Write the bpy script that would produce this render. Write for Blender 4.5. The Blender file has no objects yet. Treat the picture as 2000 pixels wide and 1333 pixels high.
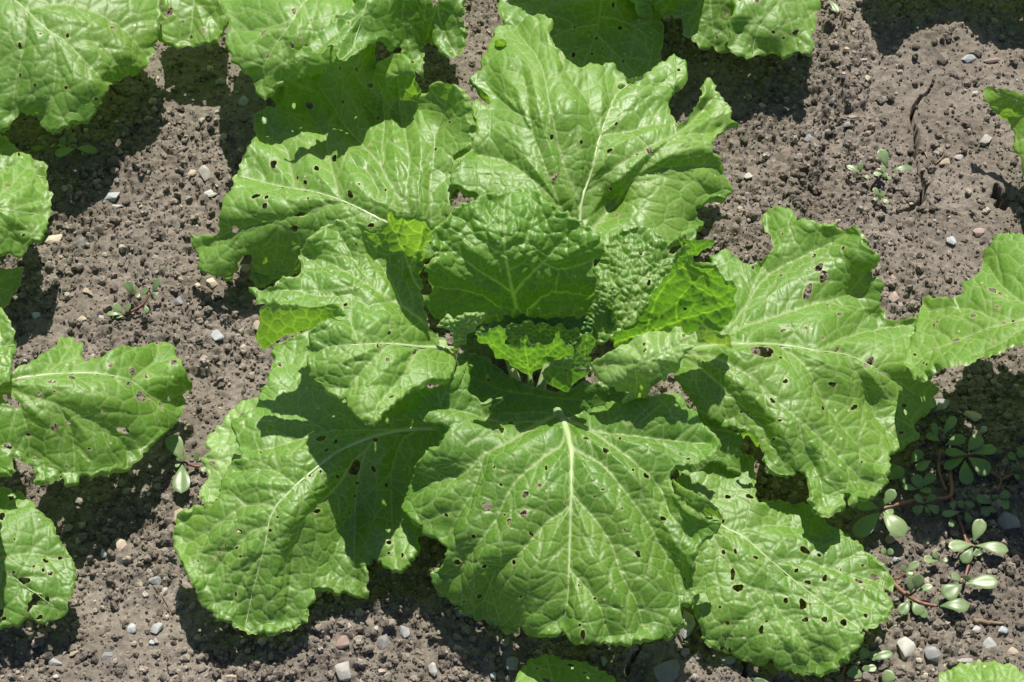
import bpy, bmesh, math, random
import numpy as np
from mathutils import Vector, Matrix

# ------------------------------------------------------------------ camera, sky, sun, exposure
S = bpy.context.scene
C = S.collection
PITCH = math.radians(55.0)          # camera looks this far below the horizon
DIST = 1.75                         # metres from the lens to the soil in the middle of the view
FPX = 3500.0                        # focal length in pixels of the 2000 px wide photograph
CAM = np.array([0.0, -DIST * math.cos(PITCH), DIST * math.sin(PITCH)])
FWD = np.array([0.0, math.cos(PITCH), -math.sin(PITCH)])
UPV = np.array([0.0, math.sin(PITCH), math.cos(PITCH)])
RGT = np.array([1.0, 0.0, 0.0])
cam_d = bpy.data.cameras.new('camera')
cam_d.sensor_width = 36.0
cam_d.lens = 36.0 * FPX / 2000.0
cam_d.clip_start = 0.05
cam_d.clip_end = 200.0
cam = bpy.data.objects.new('camera', cam_d)
cam.location = CAM
cam.rotation_euler = (math.radians(90) - PITCH, 0, 0)
C.objects.link(cam)
S.camera = cam

SUN_EL, SUN_AZ = math.radians(60.0), math.radians(-6.0)   # behind the plant, a touch to the right
w = bpy.data.worlds.new('World')
S.world = w
w.use_nodes = True
nt = w.node_tree
nt.nodes.clear()
sky = nt.nodes.new('ShaderNodeTexSky')
sky.sky_type = 'NISHITA'
sky.sun_disc = False
sky.sun_elevation = SUN_EL
sky.sun_rotation = -SUN_AZ
bg = nt.nodes.new('ShaderNodeBackground')
bg.inputs['Strength'].default_value = 0.062
wo = nt.nodes.new('ShaderNodeOutputWorld')
nt.links.new(sky.outputs[0], bg.inputs['Color'])
nt.links.new(bg.outputs[0], wo.inputs['Surface'])
sd = bpy.data.lights.new('sun', 'SUN')
sd.energy = 5.0
sd.angle = math.radians(0.53)
sd.color = (1.0, 0.96, 0.89)
sun = bpy.data.objects.new('sun', sd)
svec = Vector((-math.sin(SUN_AZ) * math.cos(SUN_EL), math.cos(SUN_AZ) * math.cos(SUN_EL), math.sin(SUN_EL)))
sun.rotation_euler = svec.to_track_quat('Z', 'Y').to_euler()
sun.location = (0, 0, 5)
C.objects.link(sun)
S.view_settings.view_transform = 'Standard'
S.view_settings.look = 'None'
S.view_settings.exposure = 0.72
S.view_settings.gamma = 1.0
S.view_settings.use_curve_mapping = False
S.render.engine = 'CYCLES'
S.cycles.max_bounces = 8
S.cycles.transmission_bounces = 6

rng = np.random.default_rng(7)
random.seed(7)


def ray(u, v):
    u = np.asarray(u, float); v = np.asarray(v, float)
    return FWD + ((u - 1000.0) / FPX)[..., None] * RGT + ((666.5 - v) / FPX)[..., None] * UPV


def unproj(u, v, z):
    """world point on the sight line of photo pixel (u, v) at height z (metres)"""
    d = ray(u, v)
    t = (np.asarray(z, float) - CAM[2]) / d[..., 2]
    return CAM + t[..., None] * d


# ------------------------------------------------------------------ numpy noise
class Noise:
    def __init__(self, seed):
        self.t = np.random.default_rng(seed).random((256, 256)).astype(np.float32) * 2 - 1

    def __call__(self, x, y):
        xi = np.floor(x).astype(int); yi = np.floor(y).astype(int)
        fx = x - xi; fy = y - yi
        fx = fx * fx * (3 - 2 * fx); fy = fy * fy * (3 - 2 * fy)
        t = self.t
        a = t[xi & 255, yi & 255]; b = t[(xi + 1) & 255, yi & 255]
        c = t[xi & 255, (yi + 1) & 255]; d = t[(xi + 1) & 255, (yi + 1) & 255]
        return (a * (1 - fx) + b * fx) * (1 - fy) + (c * (1 - fx) + d * fx) * fy

    def fbm(self, x, y, o=4, g=0.5):
        s = 0; a = 1.0
        for k in range(o):
            s = s + a * self(x * 2 ** k + 17.3 * k, y * 2 ** k + 9.1 * k); a *= g
        return s


N1 = Noise(11)
N2 = Noise(12)


def voronoi(x, y, cell, seed, jit=0.85):
    """distance to the nearest cell border (same unit as x, y)"""
    r = np.random.default_rng(seed)
    jx = (r.random((128, 128)) - 0.5) * jit + 0.5
    jy = (r.random((128, 128)) - 0.5) * jit + 0.5
    X = x / cell; Y = y / cell
    xi = np.floor(X).astype(int); yi = np.floor(Y).astype(int)
    best = np.full(X.shape, 1e9); bx = np.zeros_like(X); by = np.zeros_like(X)
    pts = []
    for i in range(-2, 3):
        for j in range(-2, 3):
            cx = (xi + i); cy = (yi + j)
            px = cx + jx[cx & 127, cy & 127]; py = cy + jy[cx & 127, cy & 127]
            pts.append((px, py))
            d = (px - X) ** 2 + (py - Y) ** 2
            m = d < best
            best = np.where(m, d, best); bx = np.where(m, px, bx); by = np.where(m, py, by)
    e = np.full(X.shape, 1e9)
    for px, py in pts:
        dx = px - bx; dy = py - by
        L = np.sqrt(dx * dx + dy * dy)
        ok = L > 1e-6
        Ls = np.where(ok, L, 1)
        q = (((px + bx) / 2 - X) * dx + ((py + by) / 2 - Y) * dy) / Ls
        e = np.where(ok & (q < e), q, e)
    return e * cell


# ------------------------------------------------------------------ curves and distances
def catmull(pts, closed, step):
    P = np.array(pts, float)
    n = len(P)
    out = []
    rngi = range(n) if closed else range(n - 1)
    for i in rngi:
        if closed:
            p0, p1, p2, p3 = P[(i - 1) % n], P[i], P[(i + 1) % n], P[(i + 2) % n]
        else:
            p0, p1, p2, p3 = P[max(i - 1, 0)], P[i], P[i + 1], P[min(i + 2, n - 1)]
        k = max(1, int(np.linalg.norm(p2 - p1) / step))
        # centripetal tangents limited so that close points next to far ones do not overshoot
        L = np.linalg.norm(p2 - p1) + 1e-9
        def tan(a, b, c):
            la = np.linalg.norm(b - a) + 1e-9; lc = np.linalg.norm(c - b) + 1e-9
            t = (b - a) / la + (c - b) / lc
            return t * 0.5 * L * 0.85
        m1 = tan(p0, p1, p2) if (closed or i > 0) else (p2 - p1)
        m2 = tan(p1, p2, p3) if (closed or i < n - 2) else (p2 - p1)
        for s in range(k):
            t = s / k
            h = (2 * t ** 3 - 3 * t ** 2 + 1) * p1 + (t ** 3 - 2 * t ** 2 + t) * m1 + (-2 * t ** 3 + 3 * t ** 2) * p2 + (t ** 3 - t ** 2) * m2
            out.append(h)
    if not closed:
        out.append(P[-1])
    return np.array(out)


def seg_dist(qx, qy, P, closed=False, chunk=6000):
    """distance, closest point, curve parameter 0..1 from points to a polyline"""
    A = P if closed else P[:-1]
    B = np.roll(P, -1, 0) if closed else P[1:]
    L = np.linalg.norm(B - A, axis=1)
    cum = np.concatenate([[0], np.cumsum(L)])
    D = B - A
    L2 = (D ** 2).sum(1) + 1e-12
    n = len(qx)
    od = np.empty(n); ox = np.empty(n); oy = np.empty(n); ot = np.empty(n)
    for s in range(0, n, chunk):
        e = min(n, s + chunk)
        x = qx[s:e, None]; y = qy[s:e, None]
        t = ((x - A[:, 0]) * D[:, 0] + (y - A[:, 1]) * D[:, 1]) / L2
        t = np.clip(t, 0, 1)
        cx = A[:, 0] + t * D[:, 0]; cy = A[:, 1] + t * D[:, 1]
        d = (x - cx) ** 2 + (y - cy) ** 2
        k = d.argmin(1)
        r = np.arange(e - s)
        od[s:e] = np.sqrt(d[r, k]); ox[s:e] = cx[r, k]; oy[s:e] = cy[r, k]
        ot[s:e] = (cum[k] + t[r, k] * L[k]) / max(cum[-1], 1e-9)
    return od, ox, oy, ot


def inside(qx, qy, P, chunk=6000):
    A = P; B = np.roll(P, -1, 0)
    res = np.zeros(len(qx), bool)
    dy = (B[:, 1] - A[:, 1]); dy = np.where(np.abs(dy) < 1e-12, 1e-12, dy)
    for s in range(0, len(qx), chunk):
        e = min(len(qx), s + chunk)
        x = qx[s:e, None]; y = qy[s:e, None]
        c = ((A[:, 1] > y) != (B[:, 1] > y)) & (x < (B[:, 0] - A[:, 0]) * (y - A[:, 1]) / dy + A[:, 0])
        res[s:e] = c.sum(1) % 2 == 1
    return res


class TPS:
    """thin plate spline through (x, y, height) points"""
    def __init__(self, pts, lam=2.0):
        p = np.array(pts, float)
        self.c = p[:, :2] / 100.0
        n = len(p)
        if n < 3:
            self.k = None; self.z0 = p[:, 2].mean(); return
        K = self._phi(((self.c[:, None] - self.c[None]) ** 2).sum(-1)) + np.eye(n) * lam * 0.01
        Q = np.concatenate([np.ones((n, 1)), self.c], 1)
        M = np.block([[K, Q], [Q.T, np.zeros((3, 3))]])
        sol = np.linalg.lstsq(M, np.concatenate([p[:, 2], [0, 0, 0]]), rcond=None)[0]
        self.w = sol[:n]; self.a = sol[n:]; self.k = 1

    @staticmethod
    def _phi(r2):
        return np.where(r2 > 1e-12, 0.5 * r2 * np.log(r2 + 1e-12), 0)

    def __call__(self, x, y):
        if self.k is None:
            return np.full(np.shape(x), self.z0)
        x = np.asarray(x, float) / 100; y = np.asarray(y, float) / 100
        r = self.a[0] + self.a[1] * x + self.a[2] * y
        for (cx, cy), ww in zip(self.c, self.w):
            r = r + ww * self._phi((x - cx) ** 2 + (y - cy) ** 2)
        return r


def sstep(a, b, x):
    t = np.clip((x - a) / (b - a), 0, 1)
    return t * t * (3 - 2 * t)


# ------------------------------------------------------------------ materials
def new_mat(name):
    m = bpy.data.materials.new(name)
    m.use_nodes = True
    m.node_tree.nodes.clear()
    return m, m.node_tree, m.node_tree.nodes, m.node_tree.links


def nd(ns, t, **kw):
    n = ns.new(t)
    for k, v in kw.items():
        if k.startswith('i_'):
            key = k[2:]
            key = int(key) if key.isdigit() else key.replace('_', ' ')
            n.inputs[key].default_value = v
        else:
            setattr(n, k, v)
    return n


def mixc(ns, lk, fac, a, b, blend='MIX'):
    m = ns.new('ShaderNodeMix'); m.data_type = 'RGBA'; m.blend_type = blend
    for sock, val in ((0, fac), (6, a), (7, b)):
        if hasattr(val, 'is_output') or hasattr(val, 'links'):
            lk.new(val, m.inputs[sock])
        else:
            m.inputs[sock].default_value = val
    return m.outputs[2]


def ramp(ns, lk, src, stops):
    r = ns.new('ShaderNodeValToRGB')
    el = r.color_ramp.elements
    while len(el) < len(stops):
        el.new(0.5)
    for e, (p, c) in zip(el, stops):
        e.position = p; e.color = c if len(c) == 4 else (*c, 1)
    lk.new(src, r.inputs[0])
    return r.outputs[0]


def leaf_material(name, dark, light, veinc, trans, rough=0.475, tmix=0.36, bump=0.10, vt=1.6):
    m, t, ns, lk = new_mat(name)
    tc = nd(ns, 'ShaderNodeTexCoord')
    obi = nd(ns, 'ShaderNodeObjectInfo')
    big = nd(ns, 'ShaderNodeTexNoise', i_Scale=14.0, i_Detail=4.0)
    lk.new(tc.outputs['Object'], big.inputs['Vector'])
    fine = nd(ns, 'ShaderNodeTexNoise', i_Scale=420.0, i_Detail=3.0)
    lk.new(tc.outputs['Object'], fine.inputs['Vector'])
    add = nd(ns, 'ShaderNodeMath', operation='MULTIPLY_ADD', i_1=0.55, i_2=-0.1)
    lk.new(obi.outputs['Random'], add.inputs[0])
    sm = nd(ns, 'ShaderNodeMath', operation='ADD')
    lk.new(big.outputs['Fac'], sm.inputs[0]); lk.new(add.outputs[0], sm.inputs[1])
    base = ramp(ns, lk, sm.outputs[0], [(0.25, dark), (0.95, light)])
    f2 = ramp(ns, lk, fine.outputs['Fac'], [(0.3, (0.82, 0.82, 0.82)), (0.7, (1.12, 1.12, 1.12))])
    base = mixc(ns, lk, 1.0, base, f2, 'MULTIPLY')
    yn = nd(ns, 'ShaderNodeTexNoise', i_Scale=6.5, i_Detail=3.0)
    yo = nd(ns, 'ShaderNodeVectorMath', operation='ADD')
    lk.new(tc.outputs['Object'], yo.inputs[0])
    yr = nd(ns, 'ShaderNodeCombineXYZ'); lk.new(obi.outputs['Random'], yr.inputs[0]); lk.new(obi.outputs['Random'], yr.inputs[2])
    lk.new(yr.outputs[0], yo.inputs[1]); lk.new(yo.outputs[0], yn.inputs['Vector'])
    ym = ramp(ns, lk, yn.outputs['Fac'], [(0.48, (0, 0, 0)), (0.76, (0.30, 0.30, 0.30))])
    base = mixc(ns, lk, ym, base, (light[0] * 1.55, light[1] * 1.12, light[2] * 1.0, 1))
    va = nd(ns, 'ShaderNodeAttribute', attribute_name='vein')
    ra = nd(ns, 'ShaderNodeAttribute', attribute_name='rim')
    yl = nd(ns, 'ShaderNodeAttribute', attribute_name='scar')
    col = mixc(ns, lk, va.outputs['Fac'], base, (*veinc, 1))
    col = mixc(ns, lk, ra.outputs['Fac'], col, (0.36, 0.42, 0.14, 1))
    # pale specks: sun glints and tiny holes put into the colour
    vo = nd(ns, 'ShaderNodeTexVoronoi', i_Scale=70.0, feature='F1')
    lk.new(tc.outputs['Object'], vo.inputs['Vector'])
    sp = ramp(ns, lk, vo.outputs['Distance'], [(0.0, (0.9, 0.9, 0.9)), (0.075, (0.7, 0.7, 0.7)), (0.115, (0, 0, 0))])
    sel = nd(ns, 'ShaderNodeSeparateColor')
    lk.new(vo.outputs['Color'], sel.inputs[0])
    gt = nd(ns, 'ShaderNodeMath', operation='GREATER_THAN', i_1=0.50)
    lk.new(sel.outputs[0], gt.inputs[0])
    spm = nd(ns, 'ShaderNodeMath', operation='MULTIPLY')
    lk.new(sp, spm.inputs[0]); lk.new(gt.outputs[0], spm.inputs[1])
    col = mixc(ns, lk, spm.outputs[0], col, (0.58, 0.62, 0.38, 1))
    col = mixc(ns, lk, yl.outputs['Fac'], col, (0.20, 0.12, 0.05, 1))
    # bump
    b1 = nd(ns, 'ShaderNodeBump', i_Strength=bump, i_Distance=0.0012)
    lk.new(fine.outputs['Fac'], b1.inputs['Height'])
    v2 = nd(ns, 'ShaderNodeTexVoronoi', i_Scale=260.0, feature='DISTANCE_TO_EDGE')
    lk.new(tc.outputs['Object'], v2.inputs['Vector'])
    v2r = ramp(ns, lk, v2.outputs['Distance'], [(0.0, (0, 0, 0)), (0.25, (1, 1, 1))])
    b2 = nd(ns, 'ShaderNodeBump', i_Strength=0.10, i_Distance=0.0005)
    lk.new(v2r, b2.inputs['Height']); lk.new(b1.outputs[0], b2.inputs['Normal'])
    p = nd(ns, 'ShaderNodeBsdfPrincipled')
    p.inputs['Roughness'].default_value = rough
    p.inputs['Specular IOR Level'].default_value = 0.56
    rv = nd(ns, 'ShaderNodeMath', operation='MULTIPLY_ADD', i_1=0.30, i_2=rough - 0.15)
    lk.new(big.outputs['Fac'], rv.inputs[0]); lk.new(rv.outputs[0], p.inputs['Roughness'])
    lk.new(col, p.inputs['Base Color']); lk.new(b2.outputs[0], p.inputs['Normal'])
    tr = nd(ns, 'ShaderNodeBsdfTranslucent')
    tcol = mixc(ns, lk, va.outputs['Fac'], (*trans, 1), (min(1, trans[0] * vt * 1.2), min(1, trans[1] * vt * 0.9), trans[2] * vt, 1))
    tcol = mixc(ns, lk, 1.0, tcol, f2, 'MULTIPLY')
    lk.new(tcol, tr.inputs['Color']); lk.new(b2.outputs[0], tr.inputs['Normal'])
    mx = nd(ns, 'ShaderNodeMixShader', i_0=tmix)
    tv = nd(ns, 'ShaderNodeMath', operation='MULTIPLY_ADD', i_1=0.22, i_2=tmix)
    lk.new(va.outputs['Fac'], tv.inputs[0]); lk.new(tv.outputs[0], mx.inputs[0])
    lk.new(p.outputs[0], mx.inputs[1]); lk.new(tr.outputs[0], mx.inputs[2])
    o = nd(ns, 'ShaderNodeOutputMaterial')
    lk.new(mx.outputs[0], o.inputs['Surface'])
    return m


M_LEAF = leaf_material('mustard_leaf', (0.082, 0.198, 0.016), (0.146, 0.296, 0.034), (0.40, 0.52, 0.21), (0.25, 0.50, 0.03))
M_HEART = leaf_material('heart_leaf', (0.085, 0.205, 0.024), (0.140, 0.290, 0.042), (0.44, 0.56, 0.12), (0.115, 0.30, 0.018), tmix=0.34, vt=2.3)
M_GLOW = leaf_material('backlit_leaf', (0.085, 0.205, 0.024), (0.140, 0.290, 0.042), (0.44, 0.56, 0.12), (0.165, 0.400, 0.02), tmix=0.38, vt=1.8)
M_SHADE = leaf_material('shade_dark_leaf', (0.055, 0.150, 0.022), (0.095, 0.215, 0.034), (0.20, 0.34, 0.06), (0.10, 0.26, 0.015), tmix=0.10)  # green darkened and less translucent to stand for shade in the heart
M_PALE = leaf_material('pale_leaf', (0.165, 0.315, 0.060), (0.225, 0.385, 0.095), (0.42, 0.53, 0.22), (0.32, 0.54, 0.04), rough=0.48)


def simple_mat(name, c1, c2, scale, rough, bump=0.3, bd=0.001, spec=0.4, sss=0.0, tl=None):
    m, t, ns, lk = new_mat(name)
    tc = nd(ns, 'ShaderNodeTexCoord')
    obi = nd(ns, 'ShaderNodeObjectInfo')
    n = nd(ns, 'ShaderNodeTexNoise', i_Scale=scale, i_Detail=6.0, i_Roughness=0.65)
    lk.new(tc.outputs['Object'], n.inputs['Vector'])
    r = nd(ns, 'ShaderNodeMath', operation='MULTIPLY_ADD', i_1=0.5, i_2=-0.25)
    lk.new(obi.outputs['Random'], r.inputs[0])
    a = nd(ns, 'ShaderNodeMath', operation='ADD')
    lk.new(n.outputs['Fac'], a.inputs[0]); lk.new(r.outputs[0], a.inputs[1])
    col = ramp(ns, lk, a.outputs[0], [(0.25, c1), (0.75, c2)])
    b = nd(ns, 'ShaderNodeBump', i_Strength=bump, i_Distance=bd)
    lk.new(n.outputs['Fac'], b.inputs['Height'])
    p = nd(ns, 'ShaderNodeBsdfPrincipled', i_Roughness=rough)
    p.inputs['Specular IOR Level'].default_value = spec
    lk.new(col, p.inputs['Base Color']); lk.new(b.outputs[0], p.inputs['Normal'])
    o = nd(ns, 'ShaderNodeOutputMaterial')
    if tl:
        tr = nd(ns, 'ShaderNodeBsdfTranslucent'); tr.inputs[0].default_value = (*tl, 1)
        mx = nd(ns, 'ShaderNodeMixShader', i_0=0.25)
        lk.new(p.outputs[0], mx.inputs[1]); lk.new(tr.outputs[0], mx.inputs[2]); lk.new(mx.outputs[0], o.inputs[0])
    else:
        lk.new(p.outputs[0], o.inputs[0])
    return m


M_RIB = simple_mat('midrib_flesh', (0.29, 0.42, 0.15), (0.46, 0.55, 0.28), 45, 0.38, 0.15, tl=(0.35, 0.5, 0.1))
M_PURS = simple_mat('purslane_leaf', (0.12, 0.19, 0.07), (0.21, 0.28, 0.12), 90, 0.38, 0.2, 0.0006, tl=(0.18, 0.32, 0.04))
M_STEM = simple_mat('purslane_stem', (0.12, 0.045, 0.036), (0.19, 0.09, 0.062), 120, 0.45, 0.2)
M_TWIG = simple_mat('dry_twig', (0.14, 0.10, 0.065), (0.27, 0.21, 0.14), 200, 0.8, 0.5)
STONE = {
    'grey': simple_mat('grey_stone', (0.17, 0.17, 0.165), (0.30, 0.30, 0.285), 130, 0.75, 0.6, 0.0012),
    'pale': simple_mat('pale_stone', (0.25, 0.235, 0.205), (0.42, 0.40, 0.355), 110, 0.75, 0.5, 0.0012),
    'blue': simple_mat('blue_grey_stone', (0.22, 0.23, 0.232), (0.36, 0.37, 0.368), 120, 0.7, 0.5, 0.0012),
    'tan': simple_mat('tan_stone', (0.28, 0.225, 0.16), (0.43, 0.36, 0.27), 130, 0.8, 0.5, 0.0012),
    'red': simple_mat('reddish_stone', (0.21, 0.145, 0.12), (0.33, 0.25, 0.21), 130, 0.8, 0.5, 0.0012),
    'dark': simple_mat('dark_stone', (0.105, 0.10, 0.092), (0.21, 0.20, 0.185), 150, 0.65, 0.7, 0.0015),
    'clod': simple_mat('soil_clod', (0.12, 0.098, 0.080), (0.205, 0.170, 0.140), 260, 0.95, 0.9, 0.0016, spec=0.15),
}


def soil_material():
    m, t, ns, lk = new_mat('soil')
    g = nd(ns, 'ShaderNodeNewGeometry')
    big = nd(ns, 'ShaderNodeTexNoise', i_Scale=9.0, i_Detail=6.0, i_Roughness=0.62)
    lk.new(g.outputs['Position'], big.inputs['Vector'])
    mid = nd(ns, 'ShaderNodeTexNoise', i_Scale=130.0, i_Detail=5.0, i_Roughness=0.7)
    lk.new(g.outputs['Position'], mid.inputs['Vector'])
    fin = nd(ns, 'ShaderNodeTexNoise', i_Scale=900.0, i_Detail=4.0, i_Roughness=0.75)
    lk.new(g.outputs['Position'], fin.inputs['Vector'])
    c = ramp(ns, lk, big.outputs['Fac'], [(0.3, (0.130, 0.112, 0.091)), (0.72, (0.216, 0.190, 0.160))])
    c2 = ramp(ns, lk, mid.outputs['Fac'], [(0.28, (0.60, 0.58, 0.56)), (0.75, (1.32, 1.31, 1.29))])
    c = mixc(ns, lk, 1.0, c, c2, 'MULTIPLY')
    c3 = ramp(ns, lk, fin.outputs['Fac'], [(0.3, (0.66, 0.65, 0.64)), (0.53, (1.0, 1.0, 1.0)), (0.70, (1.75, 1.73, 1.68))])
    c = mixc(ns, lk, 1.0, c, c3, 'MULTIPLY')
    ta_ = nd(ns, 'ShaderNodeAttribute', attribute_name='tone')
    c = mixc(ns, lk, 1.0, c, ta_.outputs['Color'], 'MULTIPLY')
    b1 = nd(ns, 'ShaderNodeBump', i_Strength=0.8, i_Distance=0.002)
    lk.new(mid.outputs['Fac'], b1.inputs['Height'])
    b2 = nd(ns, 'ShaderNodeBump', i_Strength=0.7, i_Distance=0.0008)
    lk.new(fin.outputs['Fac'], b2.inputs['Height']); lk.new(b1.outputs[0], b2.inputs['Normal'])
    p = nd(ns, 'ShaderNodeBsdfPrincipled', i_Roughness=0.95)
    p.inputs['Specular IOR Level'].default_value = 0.15
    lk.new(c, p.inputs['Base Color']); lk.new(b2.outputs[0], p.inputs['Normal'])
    o = nd(ns, 'ShaderNodeOutputMaterial')
    lk.new(p.outputs[0], o.inputs[0])
    return m


M_SOIL = soil_material()


# ------------------------------------------------------------------ object helpers
def mesh_from(name, verts, faces_flat, nper, mat, attrs=None, smooth=True):
    """verts (n,3); faces_flat (m, nper) int array"""
    me = bpy.data.meshes.new(name)
    verts = np.asarray(verts, np.float32)
    f = np.asarray(faces_flat, np.int32)
    me.vertices.add(len(verts)); me.vertices.foreach_set('co', verts.ravel())
    m = len(f)
    me.loops.add(m * nper); me.loops.foreach_set('vertex_index', f.ravel())
    me.polygons.add(m)
    me.polygons.foreach_set('loop_start', np.arange(0, m * nper, nper, dtype=np.int32))
    me.polygons.foreach_set('loop_total', np.full(m, nper, np.int32))
    me.update(calc_edges=True)
    me.polygons.foreach_set('use_smooth', np.full(m, smooth, bool))
    if attrs:
        for k, v in attrs.items():
            a = me.attributes.new(k, 'FLOAT', 'POINT')
            a.data.foreach_set('value', np.asarray(v, np.float32))
    me.materials.append(mat)
    me.validate()
    return me


def link(name, me, parent=None, loc=None):
    o = bpy.data.objects.new(name, me)
    C.objects.link(o)
    if parent is not None:
        o.parent = parent
    if loc is not None:
        o.location = loc
    return o


def tag(o, label, cat, group=None, kind=None):
    o['label'] = label; o['category'] = cat
    if group: o['group'] = group
    if kind: o['kind'] = kind
    return o


def thing(name, loc, label, cat, group=None):
    o = bpy.data.objects.new(name, None)
    o.empty_display_size = 0.03
    C.objects.link(o); o.location = loc
    return tag(o, label, cat, group)


def tube(points, radii, sides=8, flat=1.0, upv=None):
    """verts, quads of a tapered tube along points"""
    P = np.asarray(points, float); n = len(P)
    R = np.asarray(radii, float)
    T = np.gradient(P, axis=0); T /= (np.linalg.norm(T, axis=1)[:, None] + 1e-12)
    up = np.array([0, 0, 1.0]) if upv is None else upv
    if np.ndim(up) == 1:
        up = np.repeat(up[None], n, 0)
    A = np.cross(T, up); ln = np.linalg.norm(A, axis=1)
    A[ln < 1e-3] = np.array([1.0, 0, 0]); A /= np.linalg.norm(A, axis=1)[:, None]
    B = np.cross(A, T)
    a = np.linspace(0, 2 * np.pi, sides, endpoint=False)
    V = (P[:, None] + R[:, None, None] * (np.cos(a)[None, :, None] * A[:, None] + flat * np.sin(a)[None, :, None] * B[:, None])).reshape(-1, 3)
    F = []
    for i in range(n - 1):
        for j in range(sides):
            k = (j + 1) % sides
            F.append((i * sides + j, i * sides + k, (i + 1) * sides + k, (i + 1) * sides + j))
    V = np.concatenate([V, P[:1], P[-1:]])
    c0, c1 = n * sides, n * sides + 1
    for j in range(sides):
        k = (j + 1) % sides
        F.append((c0, k, j, j)); F.append((c1, (n - 1) * sides + j, (n - 1) * sides + k, (n - 1) * sides + k))
    return V, F


def tubes_mesh(name, tubes, mat):
    bm = bmesh.new()
    for V, F in tubes:
        vs = [bm.verts.new(v) for v in V]
        for f in F:
            idx = list(dict.fromkeys(f))
            try:
                bm.faces.new([vs[i] for i in idx])
            except ValueError:
                pass
    bmesh.ops.recalc_face_normals(bm, faces=bm.faces)
    for f in bm.faces:
        f.smooth = True
    me = bpy.data.meshes.new(name)
    bm.to_mesh(me); bm.free()
    me.materials.append(mat)
    return me

# ------------------------------------------------------------------ the soil
GX0, GX1, GY0, GY1, GS = -0.66, 0.66, -0.44, 0.56, 0.0016
nx = int(round((GX1 - GX0) / GS)) + 1
ny = int(round((GY1 - GY0) / GS)) + 1
gx = GX0 + GS * np.arange(nx)
gy = GY0 + GS * np.arange(ny)
XX, YY = np.meshgrid(gx, gy, indexing='ij')
H = 0.009 * N1.fbm(XX * 7, YY * 7, 3) + 0.0035 * N2.fbm(XX * 28, YY * 28, 4, 0.55)
CR = np.clip(0.74 + 0.9 * N1.fbm(XX * 9 + 40, YY * 9 + 13, 3), 0.0, 1.0)   # how crumbly each spot is
H += 0.0021 * (0.4 + 0.6 * CR) * N2.fbm(XX * 120, YY * 120, 4, 0.62)


WX = XX + 0.0016 * N1.fbm(XX * 210, YY * 210, 2, 0.6); WY = YY + 0.0016 * N2.fbm(XX * 210 + 50, YY * 210, 2, 0.6)


def stamp(cx, cy, r, hfac, lift, tlt=0.0):
    """raise the height field by a rounded crumb"""
    k = int((r * 1.25 + 0.001) / GS) + 1
    i = int(round((cx - GX0) / GS)); j = int(round((cy - GY0) / GS))
    i0, i1, j0, j1 = max(i - k, 0), min(i + k + 1, nx), max(j - k, 0), min(j + k + 1, ny)
    if i0 >= i1 or j0 >= j1:
        return
    d2 = (WX[i0:i1, j0:j1] - cx) ** 2 + (WY[i0:i1, j0:j1] - cy) ** 2
    z = np.sqrt(np.maximum(r * r - d2, 0)) * hfac
    sub = H[i0:i1, j0:j1]
    base = H[min(max(i, 0), nx - 1), min(max(j, 0), ny - 1)]
    np.maximum(sub, np.where(z > 0, base + lift + z, -1), out=sub)


nst = 90000
sx = rng.uniform(GX0, GX1, nst); sy = rng.uniform(GY0, GY1, nst)
sr = np.clip(0.0016 * (rng.pareto(3.2, nst) + 0.85), 0.0014, 0.0050)
for k in range(nst):
    ci = CR[min(int((sx[k] - GX0) / GS), nx - 1), min(int((sy[k] - GY0) / GS), ny - 1)]
    if rng.random() < 0.25 + 0.75 * ci:
        stamp(sx[k], sy[k], sr[k] * (0.7 + 0.5 * ci), rng.uniform(0.6, 1.05), -0.25 * sr[k])
H += 0.0005 * N1.fbm(XX * 330, YY * 330, 2)


def px_ground(pts, z=0.0):
    p = np.array(pts, float)
    return unproj(p[:, 0], p[:, 1], np.full(len(p), z))


CRACKS = []


def groove(pts, width, depth, wob=3.0):
    """a drying crack along photo points"""
    q = catmull(pts, False, 6)
    s = np.arange(len(q))
    q = q + wob * np.stack([N1(s * 0.55, s * 0 + 3.3), N1(s * 0.55, s * 0 + 8.7)], 1)
    g = px_ground(q)[:, :2]
    CRACKS.append((g, width))
    x0, y0 = g.min(0) - 0.02; x1, y1 = g.max(0) + 0.02
    i0, i1 = max(int((x0 - GX0) / GS), 0), min(int((x1 - GX0) / GS), nx)
    j0, j1 = max(int((y0 - GY0) / GS), 0), min(int((y1 - GY0) / GS), ny)
    if i0 >= i1 or j0 >= j1:
        return
    qx = XX[i0:i1, j0:j1].ravel(); qy = YY[i0:i1, j0:j1].ravel()
    d, _, _, t = seg_dist(qx, qy, g, False)
    ww = width * (0.35 + 0.65 * np.sin(np.pi * np.clip(t, 0.04, 0.96))) * (0.75 + 0.5 * N2(t * 7, t * 0))
    sub_ = H[i0:i1, j0:j1]
    wgt = (0.75 * np.exp(-(d / (width * 2.2)) ** 2)).reshape(sub_.shape)
    sub_ += wgt * (0.009 * N1.fbm(XX[i0:i1, j0:j1] * 7, YY[i0:i1, j0:j1] * 7, 3) + 0.002 - sub_)
    dz = -depth * (1 - sstep(0.35, 1.0, d / ww)) + 0.0012 * np.exp(-((d / ww - 1.6) / 0.8) ** 2)
    H[i0:i1, j0:j1] += dz.reshape(i1 - i0, j1 - j0)


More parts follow.
